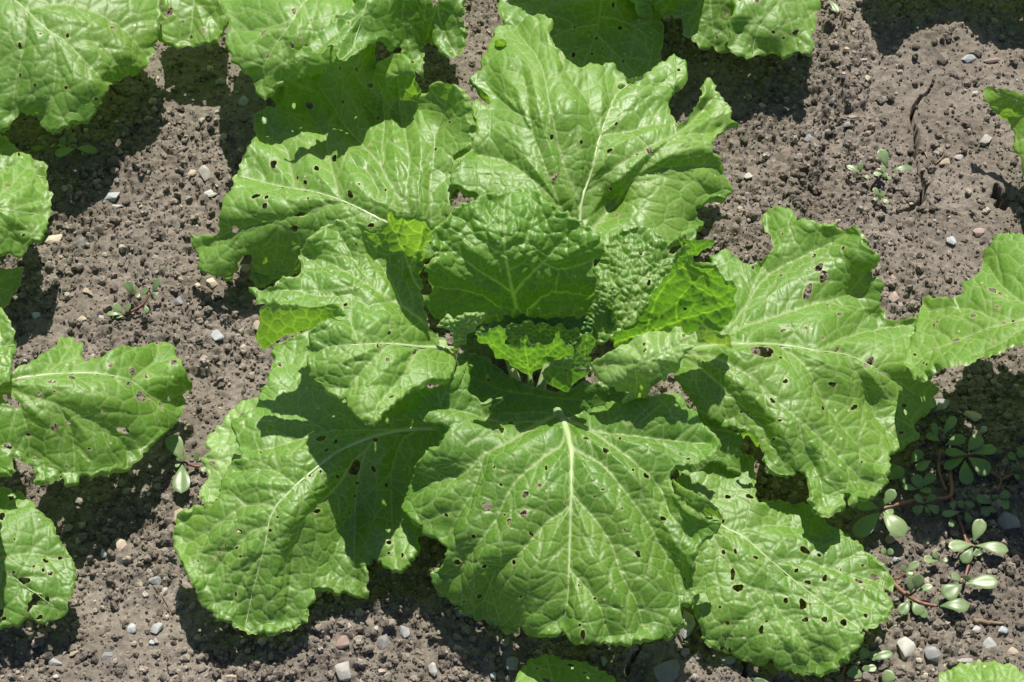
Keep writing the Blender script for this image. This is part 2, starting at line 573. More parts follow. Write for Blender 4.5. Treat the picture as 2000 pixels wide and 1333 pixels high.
groove([(1828, 150), (1804, 185), (1786, 210), (1783, 235), (1793, 266), (1790, 308), (1799, 336), (1804, 375), (1790, 402), (1762, 415), (1737, 423)], 0.0036, 0.065, 4.0)
groove([(1804, 385), (1825, 408), (1850, 417), (1880, 425)], 0.0022, 0.016)
groove([(1828, 150), (1850, 145), (1890, 160), (1930, 150)], 0.0020, 0.012)
groove([(1638, 25), (1643, 48), (1650, 72)], 0.0036, 0.018)
groove([(1944, 368), (1950, 390), (1962, 412)], 0.0105, 0.040, 1.0)
groove([(222, 176), (232, 190), (246, 197), (272, 200)], 0.003, 0.012)
groove([(312, 290), (330, 305), (350, 312), (372, 300)], 0.003, 0.010)
groove([(1255, 1270), (1235, 1290), (1225, 1330)], 0.003, 0.010)
groove([(1455, 1275), (1452, 1300), (1456, 1335)], 0.004, 0.014)


def ground_z(x, y):
    i = np.clip(((np.asarray(x) - GX0) / GS).round().astype(int), 0, nx - 1)
    j = np.clip(((np.asarray(y) - GY0) / GS).round().astype(int), 0, ny - 1)
    return H[i, j]


def on_ground(u, v, lift=0.0):
    """the soil under a photo pixel"""
    z = 0.0
    for _ in range(4):
        p = unproj(np.array(float(u)), np.array(float(v)), z)
        z = float(ground_z(p[0], p[1]))
    p[2] = z + lift
    return p


# one sheet: dense in view, growing cells out to the horizon
def ext(a, sgn):
    o = []; st = GS * 4; x = a
    while abs(x) < 60:
        st *= 1.6; x += sgn * st; o.append(x)
    return o
ex0 = ext(GX0, -1)[::-1]; ex1 = ext(GX1, 1); ey0 = ext(GY0, -1)[::-1]; ey1 = ext(GY1, 1)
ax = np.concatenate([ex0, gx, ex1]); ay = np.concatenate([ey0, gy, ey1])
Zf = np.zeros((len(ax), len(ay)))
A_, B_ = np.meshgrid(ax, ay, indexing='ij')
Zf[:] = 0.006 * N1.fbm(A_ * 7, B_ * 7, 3)
Zf[len(ex0):len(ex0) + nx, len(ey0):len(ey0) + ny] = H
gv = np.stack([A_, B_, Zf], -1).reshape(-1, 3)
ii = (np.arange(len(ax) - 1)[:, None] * len(ay) + np.arange(len(ay) - 1)[None]).ravel()
gf = np.stack([ii, ii + len(ay), ii + len(ay) + 1, ii + 1], 1)
ground = link('ground', mesh_from('ground', gv, gf, 4, M_SOIL, {'tone': np.full(len(gv), 0.95)}))
ground['kind'] = 'structure'
ground['label'] = 'grey brown crumbly garden soil with dry cracks under the plants'
del gv, gf, A_, B_

# ------------------------------------------------------------------ leaves
def noise1(s, seed):
    return N2(s, np.full_like(s, seed * 3.7 + 0.5))


def blade(sp, seed):
    """one leaf blade (or a folded flap of it): vertices, quads, attributes, height function"""
    g = sp.get('grid', 2.1)
    out = catmull(sp['out'], True, 3.2)
    # teeth along the margin
    d = np.roll(out, -1, 0) - np.roll(out, 1, 0)
    d /= np.linalg.norm(d, axis=1)[:, None] + 1e-9
    area = 0.5 * np.sum(out[:, 0] * np.roll(out[:, 1], -1) - np.roll(out[:, 0], -1) * out[:, 1])
    nrm = np.stack([d[:, 1], -d[:, 0]], 1) * (1 if area > 0 else -1)
    s = np.concatenate([[0], np.cumsum(np.linalg.norm(np.diff(out, axis=0), axis=1))])
    ta = sp.get('teeth', 4.2)
    tooth = ta * (1.0 * noise1(s / 15, seed) + 1.0 * noise1(s / 6.0, seed + 5) + 0.5 * noise1(s / 40, seed + 9))
    out = out + nrm * tooth[:, None]
    x0, y0 = out.min(0) - 2 * g; x1, y1 = out.max(0) + 2 * g
    nxg = int((x1 - x0) / g) + 2; nyg = int((y1 - y0) / g) + 2
    GXp, GYp = np.meshgrid(x0 + g * np.arange(nxg), y0 + g * np.arange(nyg), indexing='ij')
    qx = GXp.ravel(); qy = GYp.ravel()
    dist, cx, cy, _ = seg_dist(qx, qy, out, True)
    ins = inside(qx, qy, out)
    sdf = np.where(ins, -dist, dist)
    tps = TPS(sp['z'], sp.get('lam', 2.0))
    keep = ins.copy()
    sxx = np.where(ins, qx, cx); syy = np.where(ins, qy, cy)
    rim = np.exp(-(dist / 1.7) ** 2) * 0.55
    scar = np.zeros(len(qx))
    # eaten holes
    r = np.random.default_rng(seed + 100)
    holes = list(sp.get('holes', []))
    cand = np.where(ins & (dist > 14))[0]
    if len(cand):
        for k in range(sp.get('nh', 0)):
            q = r.choice(cand)
            rr = 1.3 + 3.2 * r.random() ** 4
            holes.append((qx[q], qy[q], rr * r.uniform(0.8, 1.5), rr, r.uniform(0, 3.14)))
    for (hx, hy, rx, ry, an) in holes:
        m = np.where((np.abs(qx - hx) < rx + ry + 14) & (np.abs(qy - hy) < rx + ry + 14))[0]
        ca, sa = math.cos(an), math.sin(an)
        ux = (qx[m] - hx) * ca + (qy[m] - hy) * sa; uy = -(qx[m] - hx) * sa + (qy[m] - hy) * ca
        ph = np.arctan2(uy / ry, ux / rx)
        wv = 1 + 0.16 * np.sin(2 * ph + hx) + 0.10 * np.sin(3 * ph + hy) + 0.06 * np.sin(5 * ph + hx * 2)
        rel = np.sqrt((ux / rx) ** 2 + (uy / ry) ** 2) / wv
        sd_ = (rel - 1) * min(rx, ry)
        inh = (rel < 1)
        keep[m[inh]] = False
        sc = 1 / np.maximum(rel, 1e-3)
        px_ = hx + (ux * sc) * ca - (uy * sc) * sa; py_ = hy + (ux * sc) * sa + (uy * sc) * ca
        sxx[m[inh]] = px_[inh]; syy[m[inh]] = py_[inh]
        if max(rx, ry) > 3.6 and r.random() < sp.get('brown', 0.15) * 0.6:
            scar[m] = np.maximum(scar[m], np.exp(-(np.maximum(sd_, 0) / 2.6) ** 2) * r.uniform(0.1, 0.35))
        rim[m] = np.maximum(rim[m], np.exp(-(np.maximum(sd_, 0) / 1.6) ** 2) * 0.8)
    keep2 = keep.reshape(nxg, nyg)
    # veins
    vein = np.zeros(len(qx)); dmain = np.full(len(qx), 200.0); dsub = np.full(len(qx), 200.0)
    ridge = np.zeros(len(qx))
    vs = []
    for (w0, w1, pts) in sp.get('veins', []):
        vs.append((w0, w1, catmull(pts, False, 7)))
    traced = list(vs)
    auto = []
    if sp.get('auto', True):
        for (w0, w1, P) in traced:
            L = np.concatenate([[0], np.cumsum(np.linalg.norm(np.diff(P, axis=0), axis=1))])
            side = 1; pos = r.uniform(20, 45)
            while pos < L[-1] - 12:
                k = min(np.searchsorted(L, pos), len(P) - 2)
                T = P[k + 1] - P[k]; T = T / (np.linalg.norm(T) + 1e-9)
                a0 = side * math.radians(r.uniform(42, 62)); a1 = side * math.radians(r.uniform(15, 35))
                p = P[k].copy(); br = [p.copy()]
                ln = r.uniform(45, 95) * sp.get('asc', 1.0)
                nstp = int(ln / 7)
                for q in range(nstp):
                    a = a0 + (a1 - a0) * q / max(nstp - 1, 1) + r.uniform(-0.2, 0.2)
                    dv = np.array([T[0] * math.cos(a) - T[1] * math.sin(a), T[0] * math.sin(a) + T[1] * math.cos(a)])
                    p = p + 7 * dv
                    if q > 2:
                        dd = min(seg_dist(p[:1], p[1:], V_[2])[0][0] for V_ in traced)
                        if dd < 7:
                            br.append(p.copy()); break
                    br.append(p.copy())
                if len(br) > 3:
                    auto.append((1.9, 0.9, np.array(br)))
                side = -side; pos += r.uniform(24, 48) * sp.get('asc', 1.0)
    sel = np.where(sdf < 6)[0]
    for (w0, w1, P) in traced:
        dd, _, _, tt = seg_dist(qx[sel], qy[sel], P)
        ww = w0 + (w1 - w0) * tt
        vein[sel] = np.maximum(vein[sel], np.exp(-(dd / (0.42 * ww + 0.45)) ** 4) * np.clip(0.60 + ww * 0.08, 0, 1))
        dmain[sel] = np.minimum(dmain[sel], dd + 10 * (1 - np.clip(ww / 3, 0.3, 1)))
        ridge[sel] = np.maximum(ridge[sel], np.exp(-(dd / (0.45 * ww + 0.6)) ** 2) * ww * 0.05)
    for (w0, w1, P) in auto:
        bb = np.where((np.abs(qx[sel] - P[:, 0].mean()) < 90) & (np.abs(qy[sel] - P[:, 1].mean()) < 90))[0]
        if not len(bb): continue
        mm = sel[bb]
        dd, _, _, tt = seg_dist(qx[mm], qy[mm], P)
        vein[mm] = np.maximum(vein[mm], np.exp(-(dd / 1.25) ** 2) * 0.74 * min(1, sp.get('net', 0.42) * 2.2))
        dsub[mm] = np.minimum(dsub[mm], dd)
    # quilted surface between the veins
    sxw = qx + 7 * N1(qx / 34, qy / 34 + seed); syw = qy + 7 * N2(qx / 34 + seed, qy / 34)
    e1 = voronoi(sxw, syw, sp.get('cell', 40) * 0.74, seed)
    e2 = voronoi(sxw + 3 * N2(qx / 9, qy / 9), syw + 3 * N1(qx / 9, qy / 9), sp.get('fine', 15) * 0.74, seed + 1)
    vein = np.maximum(vein, sp.get('net', 0.50) * np.exp(-(e1 / 1.15) ** 2))
    vein = np.maximum(vein, sp.get('net', 0.50) * 0.36 * np.exp(-(e2 / 1.0) ** 2))
    fade = sstep(0, 4, -sdf)
    amp = sp.get('amp', 1.0)
    disp = sp.get('pleat', 4.0) * 1.75 * (1 - np.exp(-(dmain / 30) ** 1.25))
    disp = disp + amp * 1.15 * (1 - np.exp(-(dsub / 5) ** 1.4))
    disp = disp + amp * (0.70 * (1 - np.exp(-(e1 / 2.0) ** 1.5)) + sp.get('puff', 0.22) * (1 - np.exp(-(e1 / 8) ** 1.5)))
    disp = disp + amp * (0.22 * (1 - np.exp(-(e2 / 2.0) ** 1.5)) + 0.10 * (1 - np.exp(-(e2 / 4.5) ** 1.5)))
    disp = disp + amp * 0.7 * N1.fbm(qx / 60 + seed, qy / 60, 2)
    disp = (disp - 0.75 * disp[keep].mean()) * fade + ridge
    # ruffled margin
    ruf = sp.get('ruffle', 7.0) * np.exp(np.minimum(sdf, 0) / 38) * N2.fbm(qx / 62 + seed * 1.7, qy / 62 + 4.4, 2)
    ruf = ruf + sp.get('ruffle', 7.0) * 0.85 * np.exp(np.minimum(sdf, 0) / 85) * N1.fbm(qx / 125 + seed * 2.3, qy / 125 + 7.7, 2)
    ruf = ruf + sp.get('ruffle', 7.0) * 0.26 * np.exp(np.minimum(sdf, 0) / 13) * N1(qx / 19 + seed * 0.7, qy / 19 + 2.2)
    z = tps(sxx, syy) + ruf
    z = np.maximum(z, sp.get('zmin', 6.0))
    P = unproj(sxx, syy, z / 1000.0)
    # normals of the regular sheet
    zr = tps(qx, qy) + ruf
    R = unproj(qx, qy, zr / 1000.0).reshape(nxg, nyg, 3)
    n = np.cross(np.gradient(R, axis=0), np.gradient(R, axis=1)).reshape(-1, 3)
    n /= np.linalg.norm(n, axis=1)[:, None] + 1e-12
    view = CAM - P
    n *= np.sign((n * view).sum(1) + 1e-12)[:, None]
    P = P + n * (disp / 1000.0)[:, None]
    # cells that touch the leaf
    cnt = keep2[:-1, :-1].astype(int) + keep2[1:, :-1] + keep2[:-1, 1:] + keep2[1:, 1:]
    ci, cj = np.where(cnt >= 2)
    a = ci * nyg + cj
    F = np.stack([a, a + nyg, a + nyg + 1, a + 1], 1)
    used = np.unique(F)
    rm = np.full(len(qx), -1); rm[used] = np.arange(len(used))
    return P[used], rm[F], np.stack([sxx[used], syy[used]], 1), dict(vein=np.clip(vein[used], 0, 1), rim=np.clip(rim[used], 0, 1), scar=scar[used]), tps, out


LEAF_ID = [0]


def make_leaf(root, sp, crown):
    LEAF_ID[0] += 1
    seed = LEAF_ID[0] * 13 + 5
    Vs, Fs, At, off = [], [], {'vein': [], 'rim': [], 'scar': []}, 0
    V, F, PXY, A, tps, out = blade(sp, seed)
    V0_ = V
    Vs.append(V); Fs.append(F)
    for k in At: At[k].append(A[k])
    off = len(V)
    for q, fl in enumerate(sp.get('flaps', [])):
        fl = dict(dict(pleat=1.5, ruffle=2.0, nh=0, amp=sp.get('amp', 1.0) * 0.7, cell=30, auto=False, teeth=1.6, lam=0.5, grid=2.2), **fl)
        V2, F2, _, A2, _, _ = blade(fl, seed + 3 + q)
        Vs.append(V2); Fs.append(F2 + off); off += len(V2)
        for k in At: At[k].append(A2[k])
    V = np.concatenate(Vs); F = np.concatenate(Fs)
    base = np.array(root.location)
    me = mesh_from('leaf', V - base, F, 4, sp.get('mat', M_LEAF), {k: np.concatenate(v) for k, v in At.items()})
    o = link('leaf', me, root)
    if sp.get('label'): o['label'] = sp['label']
    # fleshy midrib, running on into the stalk
    if sp.get('veins') and sp.get('rib', True):
        w0, w1, pts = sp['veins'][0]
        q = catmull(pts, False, 8)
        z = tps(q[:, 0], q[:, 1])
        R = unproj(q[:, 0], q[:, 1], z / 1000.0)
        ts = np.linspace(0, 1, len(q))
        rad = (w1 * 0.8 + (w0 - w1 * 0.8) * (1 - ts) ** 1.7) * 0.5 * 0.00052
        for i_ in range(len(q)):
            dd = (PXY[:, 0] - q[i_, 0]) ** 2 + (PXY[:, 1] - q[i_, 1]) ** 2
            k_ = dd.argmin()
            if dd[k_] < 16:
                R[i_] = V0_[k_]
        for _ in range(2):
            R[1:-1] = (R[:-2] + 2 * R[1:-1] + R[2:]) / 4
        R[:, 2] -= rad * 0.30
        if crown is not None and sp.get('stalk', True):
            c = np.array(crown); p0 = R[0]; tv = R[0] - R[min(4, len(R) - 1)]
            ln = np.linalg.norm(p0 - c)
            tv = tv / (np.linalg.norm(tv) + 1e-9)
            b1 = p0 + (np.array([0, 0, -0.6 * ln]) if sp.get('drop') else tv * ln * 0.35)
            b2 = c + np.array([(p0[0] - c[0]) * 0.35, (p0[1] - c[1]) * 0.35, max(ln * 0.25, 0.01)])
            tt = np.linspace(0, 1, 14)[:, None]
            bz = c * (1 - tt) ** 3 + 3 * b2 * tt * (1 - tt) ** 2 + 3 * b1 * tt ** 2 * (1 - tt) + p0 * tt ** 3
            R = np.concatenate([bz[:-1], R])
            rad = np.concatenate([np.linspace(max(0.005, rad[0] * 1.35), rad[0], 13), rad])
        Vt, Ft = tube(R, np.maximum(rad, 0.00025), 8, 0.7)
        m2 = tubes_mesh('midrib', [(Vt - base, Ft)], M_RIB)
        link('midrib', m2, o)
    return o

# ------------------------------------------------------------------ the big mustard plant in the middle
# outlines and veins are in photo pixels; z gives heights above the soil in millimetres
A_LEAF = dict(out=[(375, 465), (400, 461), (427, 453), (432, 425), (441, 384), (459, 343), (469, 319), (483, 287), (497, 259), (497, 226), (518, 211), (538, 214),
                   (544, 196), (548, 165), (546, 142), (560, 115), (600, 95), (660, 85), (699, 98), (718, 132), (730, 142), (736, 126), (755, 112), (779, 107), (800, 118), (813, 138),
                   (816, 158), (821, 181), (832, 184), (840, 172), (860, 163), (884, 164), (905, 178), (916, 192), (919, 215), (928, 240), (932, 262), (918, 300), (897, 305),
                   (890, 335), (884, 380), (880, 430), (865, 490), (800, 520), (700, 530), (600, 480), (580, 535), (540, 548), (505, 562), (492, 545), (490, 515), (487, 497), (466, 512), (453, 531), (446, 547), (438, 541), (420, 538),
                   (400, 531), (389, 511), (382, 490)],
              veins=[(11, 2.5, [(835, 462), (790, 448), (745, 429), (700, 406), (665, 389), (616, 371), (574, 364), (520, 352), (470, 340)]),
                     (7, 1.5, [(835, 462), (798, 411), (765, 360), (741, 318), (702, 273), (671, 238), (650, 205), (620, 160)]),
                     (4, 1.2, [(832, 460), (805, 420), (793, 388), (799, 315), (790, 259), (781, 224), (777, 160), (772, 125)]),
                     (4, 1.2, [(845, 455), (841, 360), (846, 315), (851, 259), (867, 203), (872, 175)]),
                     (5, 1.2, [(663, 389), (650, 340), (641, 301), (632, 262), (600, 215)]),
                     (4, 1.2, [(574, 364), (567, 325), (560, 291), (545, 277), (520, 262)]),
                     (5, 1.2, [(670, 392), (630, 402), (595, 417), (525, 434), (450, 452), (405, 480)]),
                     (2.5, 1, [(748, 315), (746, 280), (750, 240), (745, 190), (735, 160)]),
                     (2.5, 1, [(741, 372), (715, 330), (695, 322)])],
              z=[(835, 462, 95), (745, 430, 108), (660, 388, 112), (574, 364, 100), (470, 340, 82), (430, 440, 72), (378, 466, 46), (395, 520, 42), (445, 545, 38), (700, 275, 104), (640, 200, 82), (600, 290, 92), (560, 120, 72), (660, 85, 70), (525, 215, 78), (776, 150, 150), (760, 115, 146), (815, 180, 122), (870, 180, 148), (925, 255, 124), (850, 300, 120), (790, 260, 108), (745, 200, 100), (500, 260, 78), (560, 430, 96), (480, 455, 76), (505, 560, 22), (600, 470, 66), (540, 505, 44), (700, 510, 70), (620, 440, 88), (728, 140, 120)],
              holes=[(536, 325, 5, 8, 0.2), (620, 333, 5, 4, 0), (652, 307, 6, 5, 0.5), (605, 207, 7, 6, 0.6), (724, 168, 4, 5, 0), (738, 231, 4, 4, 0), (684, 380, 8, 4, 0.8),
                     (503, 389, 8, 4, -0.5), (519, 405, 6, 4, -0.3), (596, 355, 4, 3, 0), (586, 420, 9, 5, -0.2), (726, 440, 6, 4, 0.3), (703, 139, 4, 4, 0.4), (670, 142, 2.5, 4, 0.3), (575, 445, 7, 5, 0.3), (881, 239, 3, 3, 0),
                     (753, 372, 3, 2.4, 0.8), (702, 364, 3, 2, 0.8), (602, 388, 3.5, 2.5, 0), (457, 449, 8, 6, 0)],
              nh=24, pleat=6.0, cell=38, label='broad leaf reaching out to the left behind the heart, partly shaded',
              flaps=[dict(out=[(546, 141), (527, 147), (520, 165), (514, 189), (528, 192), (543, 206), (549, 180), (548, 160)],
                          z=[(546, 142, 78), (515, 188, 104), (543, 205, 76), (522, 160, 100)]),
                     dict(out=[(735, 84), (716, 90), (701, 108), (703, 128), (712, 137), (729, 143), (733, 132), (731, 105)],
                          z=[(735, 84, 126), (702, 112, 118), (728, 143, 116), (720, 130, 124)], mat=M_PALE)])

B_LEAF = dict(out=[(919, 154), (933, 140), (948, 108), (963, 94), (966, 70), (979, 53), (1003, 52), (1021, 39), (1052, 35), (1077, 38), (1076, 62), (1079, 88), (1100, 108), (1120, 125), (1150, 128),
                   (1196, 130), (1210, 148), (1227, 155), (1259, 147), (1280, 134), (1315, 113), (1322, 122), (1338, 122), (1345, 147), (1336, 164), (1320, 178), (1306, 192), (1304, 210), (1312, 228), (1325, 243), (1342, 234), (1352, 214),
                   (1370, 184), (1373, 157), (1384, 151), (1395, 160), (1405, 168), (1405, 180), (1419, 203), (1430, 224), (1426, 238), (1439, 246), (1420, 255), (1398, 266), (1393, 290), (1410, 315), (1415, 350), (1429, 371), (1421, 388),
                   (1384, 401), (1352, 405), (1360, 420), (1370, 436), (1362, 455), (1345, 470), (1300, 490), (1230, 500), (1150, 510), (1080, 500), (1000, 450), (950, 410), (920, 391), (900, 377), (887, 362), (884, 340), (888, 318), (905, 300), (928, 272), (926, 245), (916, 225), (920, 208), (933, 197), (945, 203), (958, 203), (955, 195), (940, 182)],
              veins=[(11, 2, [(1130, 480), (1137, 427), (1142, 388), (1154, 350), (1163, 310), (1172, 273), (1189, 224), (1206, 178), (1226, 160), (1255, 152)]),
                     (7, 1.3, [(1138, 415), (1134, 388), (1108, 332), (1094, 287), (1080, 224), (1070, 175), (1063, 140), (1045, 101), (1014, 66)]),
                     (5, 1.2, [(1125, 470), (1098, 406), (1070, 336), (1042, 269), (1014, 224), (1000, 190)]),
                     (7, 1.5, [(1150, 362), (1190, 333), (1227, 308), (1273, 280), (1346, 241), (1380, 205), (1400, 185)]),
                     (6, 1.2, [(1135, 470), (1164, 437), (1200, 395), (1245, 346), (1283, 297), (1330, 262), (1395, 258)]),
                     (3.5, 1.2, [(1175, 262), (1168, 230), (1154, 199), (1130, 165), (1115, 147), (1094, 100)]),
                     (3, 1, [(1176, 262), (1230, 252), (1270, 240), (1300, 238)]),
                     (3, 1, [(1042, 269), (1035, 240), (1025, 170), (1022, 150)]),
                     (3, 1, [(1014, 224), (980, 200), (950, 165)]),
                     (3, 1, [(1245, 346), (1290, 330), (1350, 325), (1400, 325)]),
                     (3, 1, [(1098, 406), (1040, 350), (980, 310), (930, 300)])],
              z=[(1130, 480, 92), (1142, 390, 108), (1154, 350, 116), (1172, 273, 130), (1206, 178, 130), (1250, 150, 118), (1318, 118, 112), (1338, 150, 104), (1063, 140, 150), (1014, 60, 132), (1060, 40, 128), (1094, 287, 142), (1134, 388, 114),
                 (1070, 336, 138), (1014, 224, 148), (930, 150, 124), (960, 205, 128), (920, 215, 126), (900, 340, 128), (940, 400, 112), (980, 300, 130), (1227, 308, 126), (1290, 272, 128), (1346, 241, 116), (1385, 160, 108), (1430, 240, 92), (1410, 380, 66), (1365, 440, 62),
                 (1190, 385, 92), (1230, 370, 106), (1290, 340, 110), (1200, 360, 112), (1250, 440, 92), (1115, 200, 152), (1140, 160, 128), (1230, 240, 124), (1300, 210, 108), (1350, 350, 96)],
              holes=[(1212, 164, 8, 4, -0.4), (1268, 293, 8, 7, -0.3), (1190, 297, 5, 4, 0), (1203, 243, 3, 3, 0), (1084, 345, 5, 7, 0), (1078, 267, 4, 5, 0), (1131, 280, 3, 4, 0), (1193, 367, 4, 3, 0), (1205, 420, 4, 3, 0), (1325, 148, 3, 3, 0), (1400, 175, 4, 4, 0)],
              nh=16, pleat=7.0, cell=38, ruffle=8, label='tall glossy leaf at the back with a forked pale rib',
              flaps=[dict(out=[(966, 92), (968, 80), (978, 77), (989, 82), (991, 92), (985, 100), (974, 103)], z=[(966, 92, 134), (978, 78, 150), (990, 88, 140), (976, 102, 134)]),
                     dict(out=[(919, 154), (930, 165), (944, 178), (956, 192), (958, 204), (948, 198), (934, 183)], z=[(919, 154, 128), (958, 203, 132), (935, 182, 122), (950, 180, 142)]),
                     dict(out=[(1392, 246), (1408, 240), (1438, 247), (1420, 256), (1399, 266), (1395, 258)], z=[(1392, 246, 104), (1438, 247, 92), (1399, 266, 88)])])

C_LEAF = dict(drop=True, brown=0.25, out=[(1489, 440), (1490, 420), (1499, 413), (1524, 410), (1541, 413), (1550, 421), (1553, 436), (1576, 432), (1604, 439), (1632, 434), (1640, 444), (1671, 444), (1681, 456), (1694, 466), (1696, 482), (1716, 496), (1712, 514), (1700, 528), (1703, 542), (1720, 546),
                   (1718, 570), (1723, 605), (1736, 622), (1760, 621), (1792, 619), (1795, 660), (1800, 700), (1815, 735), (1826, 757), (1818, 780), (1810, 808), (1792, 816), (1783, 832), (1786, 857), (1768, 872), (1752, 880), (1736, 894), (1741, 918), (1731, 946), (1702, 974), (1682, 981), (1671, 980), (1668, 991), (1655, 974), (1646, 968), (1648, 985), (1636, 1006),
                   (1604, 1011), (1588, 1006), (1584, 992), (1577, 975), (1580, 953), (1566, 932), (1559, 917), (1545, 931), (1510, 932), (1497, 922), (1490, 890), (1479, 866), (1470, 850), (1455, 845), (1440, 842), (1415, 832), (1385, 816), (1352, 797), (1340, 770), (1320, 740), (1325, 700), (1350, 660), (1400, 620), (1415, 580), (1392, 545), (1388, 510), (1400, 498), (1415, 496), (1433, 507), (1457, 514), (1487, 510), (1500, 494), (1504, 465), (1493, 456)],
              veins=[(13, 2.5, [(1310, 690), (1370, 675), (1420, 668), (1457, 668), (1524, 671), (1597, 682), (1657, 690), (1720, 722), (1790, 770)]),
                     (9, 2, [(1335, 690), (1384, 692), (1419, 706), (1464, 731), (1517, 780), (1562, 818), (1615, 864), (1650, 897), (1690, 945)]),
                     (7, 1.5, [(1325, 695), (1359, 713), (1405, 752), (1447, 794), (1482, 828), (1505, 870), (1530, 905)]),
                     (8, 1.5, [(1380, 672), (1430, 645), (1468, 629), (1524, 612), (1580, 594), (1625, 584), (1680, 570)]),
                     (5, 1.3, [(1380, 670), (1430, 630), (1457, 594), (1496, 538), (1540, 512), (1566, 500), (1632, 468), (1660, 455)]),
                     (4, 1.2, [(1597, 682), (1650, 657), (1720, 640), (1780, 632)]),
                     (4, 1.2, [(1517, 671), (1560, 698), (1580, 720), (1604, 766), (1630, 810), (1667, 857), (1710, 900)]),
                     (3.5, 1.2, [(1657, 690), (1680, 735), (1699, 783), (1720, 825), (1750, 855)]),
                     (3, 1, [(1562, 818), (1570, 870), (1600, 930), (1610, 990)]),
                     (3, 1, [(1445, 640), (1470, 560), (1497, 500), (1500, 440)])],
              z=[(1310, 690, 80), (1384, 680, 108), (1460, 668, 118), (1597, 682, 104), (1720, 722, 84), (1790, 640, 70), (1820, 770, 42), (1464, 731, 118), (1562, 818, 106), (1650, 897, 84), (1600, 1005, 76), (1720, 960, 52), (1785, 840, 40), (1405, 752, 112), (1482, 828, 100), (1520, 925, 78), (1352, 790, 96), (1468, 629, 104), (1580, 594, 96), (1620, 440, 108), (1500, 420, 92), (1496, 538, 92), (1640, 520, 104), (1700, 545, 94), (1710, 500, 112), (1690, 610, 72), (1400, 510, 86), (1600, 766, 92), (1690, 790, 60), (1560, 720, 104), (1470, 870, 88), (1530, 690, 100), (1650, 690, 92)],
              holes=[(1487, 689, 24, 12, 0.2), (1523, 702, 4, 3, 0), (1577, 573, 7, 13, 0.6), (1606, 545, 12, 7, -0.9), (1599, 528, 6, 10, 0.6), (1649, 487, 3, 5, 0.3), (1699, 705, 6, 10, 0.8), (1634, 621, 4, 4, 0), (1573, 647, 4, 3, 0), (1529, 648, 5, 3, 0), (1607, 661, 4, 2, 0), (1637, 682, 4, 3, 0), (1622, 751, 6, 5, 0), (1509, 783, 6, 4, 0.7), (1662, 799, 5, 5, 0), (1524, 822, 4, 3, 0.6), (1526, 541, 4, 4, 0), (1470, 525, 3, 3, 0), (1730, 731, 5, 3, 0), (1607, 798, 5, 4, 0), (1373, 709, 3, 3, 0), (1447, 806, 3, 3, 0), (1461, 806, 3, 3, 0), (1511, 858, 4, 3, 0), (1760, 795, 4, 5, 0), (1759, 846, 5, 3, 0)],
              nh=26, pleat=6.0, cell=36, ruffle=9, label='wide insect-bitten leaf spreading to the right over the soil',
              flaps=[dict(out=[(1449, 848), (1456, 843), (1466, 842), (1478, 850), (1484, 866), (1480, 872), (1470, 862), (1460, 852), (1453, 860)], z=[(1449, 848, 94), (1480, 866, 92), (1466, 842, 104)])])

